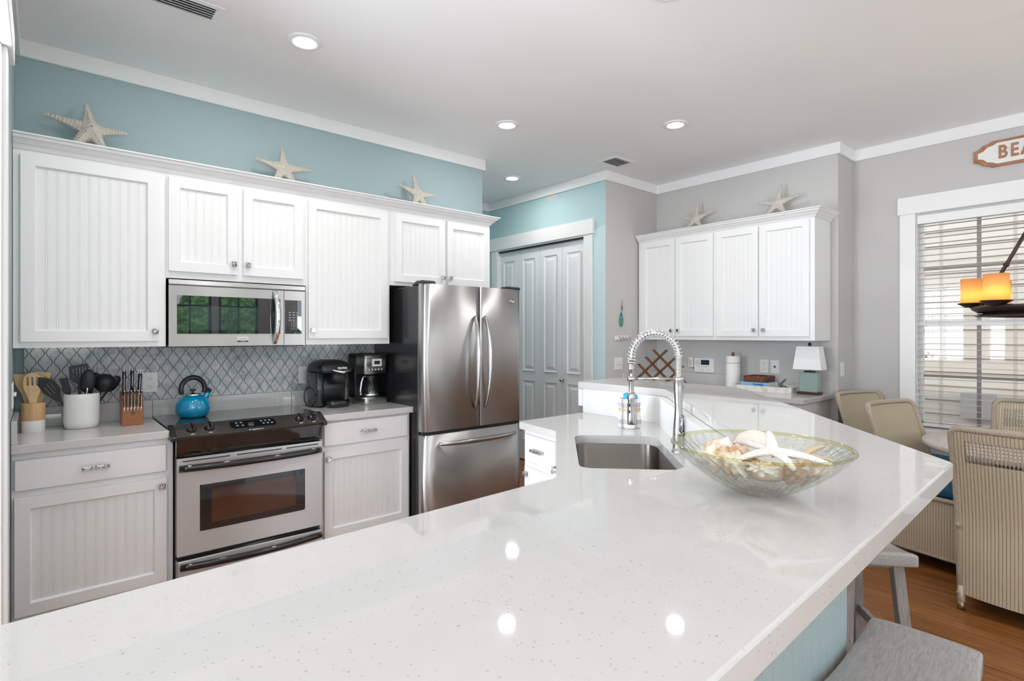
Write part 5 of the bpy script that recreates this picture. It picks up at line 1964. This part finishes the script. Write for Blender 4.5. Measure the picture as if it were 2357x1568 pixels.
o1, o2 = oct_(4.735, 2.150, .135, .245, .06), oct_(4.735, 2.150, .127, .237, .057)
b = MB()
b.prism(o1, DZ + .0005, DZ + .008)
vs = [(x, y, z) for pts, z in ((o1, DZ + .008), (o1, DZ + .048), (o2, DZ + .048), (o2, DZ + .008)) for x, y in pts]
b.add(vs, [(l * 8 + i, l * 8 + (i + 1) % 8, (l + 1) * 8 + (i + 1) % 8, (l + 1) * 8 + i) for l in range(3) for i in range(8)])
b.build('tray_body', M_pearl, t)
MB().box(4.70, 4.77, 1.9035, 1.9055, DZ + .022, DZ + .036).build('hand_hole', mat('gold brown slot', (.55, .40, .22), .5), t)
t = thing('book', 'light blue cocktail book lying flat on the tray under the wicker box', 'book', (4.72, 2.20, DZ + .009))
bz = DZ + .009
M_bk = mat('light blue book cover', (.22, .48, .78), .4)
b = MB().box(4.624, 4.85, 2.085, 2.315, bz, bz + .004).box(4.624, 4.85, 2.085, 2.315, bz + .064, bz + .068).box(4.620, 4.6238, 2.085, 2.315, bz, bz + .068)
b.build('cover', M_bk, t)
MB().box(4.6245, 4.845, 2.09, 2.31, bz + .0042, bz + .0638).build('pages', mat('white pages', (.75, .75, .72), .8), t)
ST = Matrix(((0, 0, -1, 4.6195), (-1, 0, 0, 2.20), (0, 1, 0, bz + .050), (0, 0, 0, 1)))
text_obj('BEACH', ST @ Matrix.Translation((-.058, 0, 0)), .026, .001, mat('pale blue print', (.45, .55, .6), .4), t, 'spine_lettering')
text_obj('Cocktails', ST @ Matrix.Translation((.042, 0, 0)), .024, .001, mat('dark blue print', (.02, .10, .35), .4), t, 'spine_lettering', True)
M_wick = mat('dark brown wicker', (.13, .045, .022), .5)
n = N(M_wick)
n.bump(n.noise(n.coord((1, 1, 3)), 90, 2), 1.0, .006)
n.link(n.ramp(n.noise(n.coord((1, 1, 2)), 70, 3), [(.4, (.05, .015, .008)), (.6, (.24, .09, .045))]), 'Base Color')
bz2 = bz + .0685
b = MB()
b.box(4.615, 4.815, 2.10, 2.285, bz2, bz2 + .006)
for x0, x1, y0, y1 in ((4.615, 4.627, 2.10, 2.285), (4.803, 4.815, 2.10, 2.285), (4.627, 4.803, 2.10, 2.112), (4.627, 4.803, 2.273, 2.285)):
    b.box(x0, x1, y0, y1, bz2 + .006, bz2 + .052)
o = b.build('wicker_box', M_wick, bev=.003)
tag(o, 'shallow dark brown wicker box stacked on the light blue book', 'basket')
M_gr = mat('green grey glass', (.20, .27, .26), .08, Transmission_Weight=.5)
t = thing('glass_rabbit', 'small grey-green glass rabbit figurine on the tray beside the book', 'figurine', (4.70, 1.985, DZ + .0085))
RB_ = Matrix.Translation((4.70, 1.978, DZ + .009)) @ Matrix.Rotation(-PI / 2, 4, 'Z')
b = MB(RB_)
b.lathe([(0, 0), (.022, .001), (.031, .014), (.030, .030), (.020, .044), (0, .050)], 24, sx=1.25)
b.lathe([(0, -.019), (.014, -.014), (.019, 0), (.014, .014), (0, .018)], 20, T=Tr(-.028, 0, .055), sx=1.15)
b.lathe([(0, -.012), (.010, -.006), (.011, .003), (0, .011)], 14, T=Tr(-.040, 0, .016))
b.build('rabbit_body', M_gr, t)
b = MB(RB_)
for y in (-.008, .008):
    b.tube([(-.022, y, .066), (-.004, y * 1.2, .083), (.016, y * 1.4, .104)], [.004, .0075, .003], 8)
b.build('ears', M_gr, t)
# lamp
t = thing('table_lamp', 'small lamp with square sea-green ceramic base and white tapered shade', 'lamp', (4.715, 1.782, DZ))
LX, LY = 4.715, 1.782


def rc(hx_, hy_):
    return [(LX - hx_, LY - hy_), (LX + hx_, LY - hy_), (LX + hx_, LY + hy_), (LX - hx_, LY + hy_)]


MB().prism(rc(.046, .082), DZ + .0005, DZ + .020).build('foot', mat('dark brown lamp foot', (.05, .018, .014), .3), t, bev=.002)
M_sea = mat('sea green glaze', (.27, .36, .33), .12, Coat_Weight=.5)
MB().prism(rc(.036, .070), DZ + .020, DZ + .178).build('lamp_body', M_sea, t, bev=.004)
MB().prism(rc(.022, .035), DZ + .178, DZ + .190).build('neck', M_black, t)
b = loft(MB(), [(rc(.062, .108), DZ + .205 - .003), (rc(.048, .084), DZ + .388)], smooth=False, cap=False)
M_shade = mat('white fabric lamp shade', (.80, .80, .81), .8)
sh = b.build('lamp_shade', M_shade, t)
md = sh.modifiers.new('sol', 'SOLIDIFY')
md.thickness = .002
MB(Matrix.Translation((LX, LY, DZ + .388))).lathe([(.003, -.2), (.003, .004), (.011, .008), (.014, .018), (.010, .028), (0, .031)], 20).build('finial', mat('dark bronze finial', (.05, .02, .015), .3, .3), t)
MB().tube([(LX - .048, LY - .0, DZ + .387), (LX + .048, LY, DZ + .387)], .002, 6).build('shade_spider', M_chrome, t)

# hook rail and hanging ornament on the grey side wall
t = thing('hook_rail', 'small white rail with four hooks on the grey wall', 'hook rail', (4.315, 3.36, 1.36))
MB().box(4.205, 4.425, 3.348, 3.3598, 1.356, 1.395).build('board', M_trim, t, bev=.003)
for k in range(4):
    x = 4.255 + k * .046
    MB().tube([(x, 3.348, 1.385), (x, 3.336, 1.386), (x, 3.330, 1.372), (x, 3.326, 1.360), (x, 3.318, 1.362), (x, 3.315, 1.372)], .0032, 8).build('hook', mat('aged brass hook', (.25, .20, .14), .4, .8), t)
t = thing('glass_ornament', 'blue and green fused glass ornament hanging by a cord on the grey wall', 'ornament', (4.30, 3.355, 1.48))
MB().tube([(4.312, 3.354, 1.745), (4.308, 3.353, 1.69)], .0022, 5).tube([(4.308, 3.353, 1.69), (4.306, 3.352, 1.65)], .006, 6).tube([(4.306, 3.352, 1.65), (4.304, 3.352, 1.60)], .0025, 5).build('cord', mat('grey beaded cord', (.12, .15, .16), .4), t)
b = MB(Matrix(((1, 0, 0, 4.297), (0, 0, -1, 3.3585), (0, 1, 0, 1.48), (0, 0, 0, 1))))
b.prism([(0, 0), (.020, .012), (.034, .05), (.030, .09), (.018, .125), (.006, .15), (-.006, .14), (-.030, .085), (-.034, .045), (-.018, .018)], 0, .010)
M_orn = mat('blue green fused glass', (.02, .15, .3), .1)
n = N(M_orn)
n.link(n.ramp(n.noise(n.coord(), 26, 2, .5, 2), [(.36, (.45, .12, .02)), (.42, (.10, .35, .05)), (.5, (.02, .25, .30)), (.6, (.01, .04, .30)), (.7, (.35, .5, .05))]), 'Base Color')
b.build('pendant', M_orn, t, bev=.003)

# ------------------------------------------------------------------ wooden sign
t = thing('wooden_sign', 'white and brown wooden plaque reading BEACH above the dining window', 'sign', (XN, .45, 2.63))
SG = Matrix(((0, 0, -1, XN - .002), (-1, 0, 0, .546), (0, 1, 0, 2.716), (0, 0, 0, 1)))   # x right as seen, y up, z out


def plaque(hw, hh, o_=0):
    right = [(hw - .115, -hh), (hw - .105, -hh), (hw - .085, -hh + .012), (hw - .05, -hh + .022), (hw - .03, -hh + .045), (hw, -hh + .055),
             (hw, hh - .055), (hw - .03, hh - .045), (hw - .05, hh - .022), (hw - .085, hh - .012), (hw - .105, hh), (hw - .115, hh)]
    return right + [(-x, y) for x, y in reversed(right)]


M_sgb = wood('brown sign wood', (.42, .22, .12), (.26, .12, .06), (1, 1, 1), .6, sc=20)
M_sgw = mat('distressed white sign paint', (.80, .79, .76), .7)
n = N(M_sgw)
n.link(n.ramp(n.noise(n.coord((1, 1, 3)), 14, 5, .7), [(.30, (.35, .22, .14)), (.36, (.78, .77, .75)), (1, (.84, .83, .81))]), 'Base Color')
MB(SG).prism(plaque(.291, .095), 0, .014).build('backboard', M_sgb, t, bev=.002)
MB(SG).prism(plaque(.265, .074), .0142, .020).build('panel', M_sgw, t)
for ch, x in (('B', -.128), ('E', -.065), ('A', .000), ('C', .064), ('H', .128)):
    text_obj(ch, SG @ Matrix.Translation((x * 1.0, 0, .0205)), .128, .006, M_sgb, t, 'letter', True, sx=.72)

# ------------------------------------------------------------------ chandelier
hxc, hyc = 3.65, .25
M_iron = mat('dark bronze iron', (.045, .028, .022), .45, .5)
t = thing('chandelier', 'dark iron ring chandelier with lit amber candle shades over the dining table', 'chandelier', (hxc, hyc, ZC))
HC = Matrix.Translation((hxc, hyc, 0))
MB(HC).lathe([(.318, 1.520), (.338, 1.532), (.345, 1.545), (.335, 1.549), (.285, 1.546), (.280, 1.535), (.290, 1.518), (.318, 1.505), (.330, 1.500), (.285, 1.497), (.282, 1.512)], 72).build('ring', M_iron, t)
M_amber = bpy.data.materials.new('lit amber glass')
M_amber.use_nodes = True
n = N(M_amber)
sx = n.new('ShaderNodeSeparateXYZ', {0: n.coord()})
n.b.inputs['Base Color'].default_value = (.8, .5, .25, 1)
n.b.inputs['Roughness'].default_value = .35
n.b.inputs['Subsurface Weight'].default_value = 0
tr2 = n.new('ShaderNodeBsdfTranslucent', {0: (1.0, .74, .40, 1)})
mx2 = n.new('ShaderNodeMixShader', {0: .75})
outn = [q_ for q_ in n.t.nodes if q_.type == 'OUTPUT_MATERIAL'][0]
n.t.links.new(n.b.outputs[0], mx2.inputs[1])
n.t.links.new(tr2.outputs[0], mx2.inputs[2])
n.t.links.new(mx2.outputs[0], outn.inputs[0])
M_bulb = bpy.data.materials.new('warm bulb')
M_bulb.use_nodes = True
e = M_bulb.node_tree.nodes['Principled BSDF']
e.inputs['Emission Color'].default_value = (1, .72, .36, 1)
e.inputs['Emission Strength'].default_value = 75
for k in range(8):
    a = math.radians(96 + 45 * k)
    x, y = .335 * math.cos(a), .335 * math.sin(a)
    CT_ = Matrix.Translation((hxc + x, hyc + y, 1.552))
    cup = MB(CT_).lathe([(.010, -.006), (.030, -.004), (.046, .006), (.060, .014), (.062, .018), (.050, .016), (0, .012)], 28).build('candle_cup', M_iron, t)
    MB(CT_).lathe([(.047, .0165), (.048, .017), (.048, .142), (.046, .142), (.046, .017)], 28).build('candle_shade', M_amber, cup)
    MB(CT_).lathe([(0, .030), (.010, .034), (.014, .055), (.010, .080), (0, .095)], 12).build('bulb', M_bulb, cup)
for k in range(3):
    a = math.radians(117 + 120 * k)
    p0 = Vector((hxc + .318 * math.cos(a), hyc + .318 * math.sin(a), 1.545))
    p1 = Vector((hxc + .02 * math.cos(a), hyc + .02 * math.sin(a), 2.16))
    b = MB().tube([p0, p1], .0085, 8)
    m_ = p0.lerp(p1, .33)
    b.tube([m_ - (p1 - p0) * .012, m_, m_ + (p1 - p0) * .012], [.009, .015, .009], 8)
    b.build('rod', M_iron, t)
MB(HC).lathe([(0, 2.12), (.03, 2.13), (.035, 2.16), (.012, 2.19), (.008, 2.2), (.008, ZC - .03), (.06, ZC - .02), (.065, ZC - .001), (0, ZC - .001)], 24).build('stem', M_iron, t)

# ------------------------------------------------------------------ dining table and its things
M_tbl = wood('whitewashed table wood', (.62, .58, .54), (.50, .46, .42), (1, 10, 10), .4, sc=5)
tcx, tcy = 4.37, .37
t = thing('dining_table', 'round pale whitewashed dining table by the window', 'table', (tcx, tcy, 0))
MB(Matrix.Translation((tcx, tcy, 0))).lathe([(0, .726), (.572, .726), (.580, .732), (.580, .754), (.572, .760), (0, .760)], 72).build('tabletop', M_tbl, t)
MB(Matrix.Translation((tcx, tcy, 0))).lathe([(0, .0), (.20, .0), (.20, .04), (.10, .07), (.06, .14), (.055, .40), (.09, .55), (.06, .62), (.12, .70), (.14, .725), (0, .725)], 32).build('pedestal', M_tbl, t)
o = MB(Tr(4.66, .745, .7605, math.radians(-38))).box(-.09, .09, -.045, .045, 0, .008).build('wooden_board', wood('brown board wood', (.45, .25, .14), (.35, .18, .10), (1, 10, 1), .5))
tag(o, 'small brown wooden board lying flat at the window side of the dining table', 'board')
t = thing('dough_bowl', 'long black wooden bowl of sponges and shells on the dining table', 'bowl', (4.40, .33, .7605))
bb = MB(Tr(4.40, .33, .7605, math.radians(-49)))
bb.lathe([(0, .004), (.10, .002), (.13, .004), (.175, .040), (.180, .044), (.172, .044), (.125, .014), (0, .012)], 40, sx=1.35, sy=.8)
bb.build('bowl_body', mat('black painted wood', (.02, .022, .03), .4), t)
M_spg = mat('tan sea sponge', (.55, .34, .17), .9)
n = N(M_spg)
v = n.new('ShaderNodeTexVoronoi', {'Vector': n.coord(), 'Scale': 90.0})
n.link(n.ramp(v.outputs['Distance'], [(.2, (.10, .05, .02)), (.4, (.55, .34, .17))]), 'Base Color')
n.bump(v.outputs['Distance'], .8, .004)
o = shell('sea_sponge', 'round tan sea sponge in the black bowl on the dining table', 'sponge', (4.420, .36, .825), .042, 3.3, M_spg, (1.2, 1, .8), .12, 2.5)
o['group'] = 'finds in the black bowl'
o = shell('cowrie_shell', 'smooth pale shell beside the sponge in the black bowl', 'seashell', (4.34, .34, .798), .022, 6.3, mat('smooth pale shell', (.72, .58, .48), .4), (2.0, 1, .8), .1, 1.5, rot=(0, 0, -.9))
o['group'] = 'finds in the black bowl'

# dining chairs: woven seat box, curved back, rope edge
M_loom = mat('woven wicker', (.50, .43, .34), .7)
n = N(M_loom)
c = n.coord()
sx = n.new('ShaderNodeSeparateXYZ', {0: c})
sxy = n.math('ADD', sx.outputs[0], sx.outputs[1])
rib = n.math('ABSOLUTE', n.math('SINE', n.math('MULTIPLY', sxy, PI / .0145)))
row = n.math('ABSOLUTE', n.math('SINE', n.math('ADD', n.math('MULTIPLY', sx.outputs[2], PI / .0052), n.math('MULTIPLY', n.math('FLOOR', n.math('DIVIDE', sxy, .0145)), PI / 2))))
h_ = n.math('ADD', n.math('MULTIPLY', rib, 1.0), n.math('MULTIPLY', row, .55))
n.link(n.ramp(n.math('MULTIPLY', h_, n.math('MULTIPLY_ADD', n.noise(c, 40, 3), .3, .85)), [(.15, (.17, .115, .07)), (.55, (.45, .355, .245)), (1.25, (.62, .53, .40))]), 'Base Color')
n.bump(h_, .7, .003)
M_loomx = M_loom.copy()
M_loomx.name = 'woven wicker back'
for q_ in M_loomx.node_tree.nodes:      # ribs run straight up the leaning back: drop the depth term
    if q_.type == 'MATH' and q_.operation == 'ADD' and q_.inputs[0].is_linked and q_.inputs[0].links[0].from_node.type == 'SEPXYZ' and q_.inputs[1].is_linked and q_.inputs[1].links[0].from_node.type == 'SEPXYZ':
        M_loomx.node_tree.links.remove(q_.inputs[1].links[0])
        q_.inputs[1].default_value = 0
M_rope = mat('braided wicker rope', (.52, .45, .36), .7)
n = N(M_rope)
c = n.coord()
sx = n.new('ShaderNodeSeparateXYZ', {0: c})
br = n.math('ABSOLUTE', n.math('SINE', n.math('MULTIPLY', n.math('ADD', n.math('ADD', sx.outputs[0], sx.outputs[1]), sx.outputs[2]), PI / .009)))
n.link(n.ramp(br, [(.1, (.24, .18, .12)), (.6, (.58, .50, .40))]), 'Base Color')
n.bump(br, .8, .003)
M_cush = mat('deep blue cushion', (.015, .085, .15), .8)
n = N(M_cush)
n.bump(n.noise(n.coord(), 120, 2), .4, .002)
M_brass = mat('aged brass cap', (.36, .28, .16), .35, .9)


def chair_pt(u, z, off=0):
    """point on the back shell: u -1..1 across, z height; off = out of the back"""
    w = .245 + .02 * min(1, z / .9)
    lean_ = .0 if z < .45 else .125 * ((z - .45) / .48) ** 1.3
    y = -.265 - lean_ + .045 * u * u - off
    top = 1.0
    return (u * w, y, z)


def make_chair(open_back=True):
    t = thing('wicker_dining_chair', 'x', 'chair', (0, 0, 0))
    b = MB()
    nu, zs_ = 20, [.085, .2, .3, .4, .45, .5, .55, .6, .65, .70, .74, .775]
    for off in (0, -.012):
        vs = [chair_pt(-1 + 2 * i / nu, z, -off * 1.0) for z in zs_ for i in range(nu + 1)]
        m_ = nu + 1
        b.add(vs, [(j * m_ + i, j * m_ + i + 1, (j + 1) * m_ + i + 1, (j + 1) * m_ + i) for j in range(len(zs_) - 1) for i in range(nu)], True)
    # solid border of the open panel
    for off in (0, -.012):
        zt = [.775, .80, .83, .86, .885]
        for sgn_ in (-1, 1):
            us = [sgn_ * (1 - (.17 if open_back else 1.0) * k / 3) for k in range(4)]
            vs = [chair_pt(u_, z, -off) for z in zt for u_ in us]
            b.add(vs, [(j * 4 + i, j * 4 + i + 1, (j + 1) * 4 + i + 1, (j + 1) * 4 + i) for j in range(4) for i in range(3)], True)
        vs = [chair_pt(-1 + 2 * i / nu, z, -off) for z in (.885, .905, .93) for i in range(nu + 1)]
        m_ = nu + 1
        b.add(vs, [(j * m_ + i, j * m_ + i + 1, (j + 1) * m_ + i + 1, (j + 1) * m_ + i) for j in range(2) for i in range(nu)], True)
    b.build('backrest', M_loomx, t)
    b = MB()
    for k in range(30 if open_back else 0):
        u_ = -.82 + 1.64 * k / 29
        b.tube([chair_pt(u_, z, .0) for z in (.772, .80, .83, .86, .888)], .0042, 5)
    for z in (.790, .808, .826, .844, .862, .878) if open_back else ():
        b.tube([chair_pt(-.84 + 1.68 * i / 16, z, -.003) for i in range(17)], .0022, 4)
    if open_back:
        b.build('open_weave', M_loomx, t)
    # rope frame: up the left edge, across, down the right edge
    path_ = [chair_pt(-1.03, z) for z in (.085, .2, .3, .4, .45, .5, .58, .66, .74, .82, .88, .91)]
    path_ += [chair_pt(-.99, .932), chair_pt(-.93, .943)] + [chair_pt(-.85 + 1.7 * i / 12, .946) for i in range(13)] + [chair_pt(.93, .943), chair_pt(.99, .932)]
    path_ += [chair_pt(1.03, z) for z in (.91, .88, .82, .74, .66, .58, .5, .45, .4, .3, .2, .085)]
    MB().tube(path_, .0165, 10).build('rope_edge', M_rope, t)
    # seat box
    b = MB()
    pts = [(-.262, -.24), (-.262, .235), (-.245, .255), (.245, .255), (.262, .235), (.262, -.24)]
    k_ = len(pts)
    b.add([(x, y, .085) for x, y in pts] + [(x, y, .43) for x, y in pts], [(i, i + 1, k_ + i + 1, k_ + i) for i in range(k_ - 1)] + [tuple(range(k_, 2 * k_))], False)
    b.build('seat_box', M_loom, t)
    MB().tube([(x, y, .432) for x, y in pts], .014, 8).tube([(x, y, .088) for x, y in pts], .008, 8).build('seat_rope', M_rope, t)
    cu_ = loft(MB(), [(rrect(-.235, .235, -.235, .24, .04), .440), (rrect(-.25, .25, -.245, .25, .05), .455), (rrect(-.25, .25, -.245, .25, .05), .495), (rrect(-.235, .235, -.235, .24, .05), .518), (rrect(-.18, .18, -.18, .18, .05), .526)])
    cu_.build('seat_cushion', M_cush, t)
    for x, y in ((-.252, -.219), (.252, -.219), (-.235, .235), (.235, .235)):
        lg = MB().tube([(x, y, .03), (x, y, .125)], .0172, 12).build('leg', mat('cream leg wrap', (.62, .55, .45), .6), t)
        MB().tube([(x, y, .0005), (x, y, .040)], .0175, 14).build('brass_cap', M_brass, lg)
    return t


ch0 = make_chair()
ch1 = make_chair(False)
spots = [((3.80, .370), -90, 'nearest wicker dining chair, its woven back towards the viewer and the bar'),
         ((4.293, .800), 167, 'wicker dining chair beside the bar corner with its blue-cushioned seat side on'),
         ((4.850, 1.165), 166, 'wicker dining chair furthest left, tucked in the corner against the grey wall'),
         ((4.80, .435), 90, 'wicker dining chair across the table, standing in front of the window blinds')]
for i, ((x, y), dg_, lb) in enumerate(spots):
    c_ = (ch0, ch1, None, None)[i] or copy_tree(ch1 if i == 2 else ch0)
    c_.location = (x, y, 0)
    c_.rotation_euler = (0, 0, math.radians(dg_))
    c_['label'] = lb
    c_['group'] = 'wicker dining chairs round the table'

# bar stools -----------------------------------------------------------------


def make_stool():
    t = thing('bar_stool', 'x', 'stool', (0, 0, 0))
    b = MB()
    nx, ny = 24, 10
    lx, ly = .225, .122
    H_ = .665
    vs = []
    for side in (0, 1):
        for i in range(nx + 1):
            for j in range(ny + 1):
                u_, v_ = -1 + 2 * i / nx, -1 + 2 * j / ny
                x = u_ * lx
                y = v_ * ly * (1 - .06 * u_ ** 2)
                z = H_ - .030 + .030 * u_ * u_ - .006 * v_ ** 4 - (.004 if abs(u_) == 1 else 0)
                if side:
                    z = H_ - .062 + .012 * u_ * u_
                vs.append((x, y, z))
    m_ = ny + 1
    n0 = (nx + 1) * m_
    fs = []
    for i in range(nx):
        for j in range(ny):
            a_1 = i * m_ + j
            fs += [(a_1, a_1 + m_, a_1 + m_ + 1, a_1 + 1), (n0 + a_1, n0 + a_1 + 1, n0 + a_1 + m_ + 1, n0 + a_1 + m_)]
    for i in range(nx):
        for j in (0, ny):
            a_1 = i * m_ + j
            fs.append((a_1, a_1 + m_, n0 + a_1 + m_, n0 + a_1))
    for j in range(ny):
        for i in (0, nx):
            a_1 = i * m_ + j
            fs.append((a_1, a_1 + 1, n0 + a_1 + 1, n0 + a_1))
    b.add(vs, fs, True)
    b.build('seat', M_wgrey, t, bev=.007, seg=3)
    for sx_ in (-1, 1):
        for sy_ in (-1, 1):
            b = MB()
            x1, y1, x0, y0 = sx_ * .150, sy_ * .078, sx_ * .205, sy_ * .118
            w = .018
            vs = []
            for (x, y, z) in ((x0, y0, 0), (x1, y1, .613)):
                vs += [(x - w, y - w, z), (x + w, y - w, z), (x + w, y + w, z), (x - w, y + w, z)]
            b.add(vs, [(0, 3, 2, 1), (4, 5, 6, 7), (0, 1, 5, 4), (1, 2, 6, 5), (2, 3, 7, 6), (3, 0, 4, 7)])
            lg = b.build('leg', M_wgreyv, t, bev=.002)
            MB(Matrix.Translation((x1 + sx_ * (w + .0006), y1 + sy_ * .004, .580)) @ Matrix.Rotation(sx_ * PI / 2, 4, 'Y')).lathe([(.006, -.001), (.006, .001), (0, .001)], 12).build('bolt_hole', M_dark, lg)
    for sx_ in (-1, 1):
        MB().box(sx_ * .150 - .010, sx_ * .150 + .010, -.065, .065, .585, .612).build('apron', M_wgreyv, t, bev=.002)
        x_ = sx_ * .186
        MB().box(x_ - .010, x_ + .010, -.098, .098, .20, .235).build('stretcher', M_wgreyv, t, bev=.002)
    for sy_ in (-1, 1):
        y_ = sy_ * .100
        MB().box(-.165, .165, y_ - .010, y_ + .010, .27, .305).build('stretcher', M_wgreyv, t, bev=.002)
        MB().box(-.135, .135, sy_ * .078 - .010, sy_ * .078 + .010, .580, .606).build('apron', M_wgreyv, t, bev=.002)
    return t


s0 = make_stool()
s0.location = (1.465, .358, 0)
s0.rotation_euler = (0, 0, math.radians(2.4))
tag(s0, 'nearest grey-washed saddle stool at the lower right edge of the bar', 'stool', 'grey saddle stools at the bar')
s1 = copy_tree(s0)
s1.location = (2.355, .738, 0)
s1.rotation_euler = (0, 0, math.radians(41))
s1['label'] = 'grey-washed saddle stool behind the nearest one, below the bar corner'
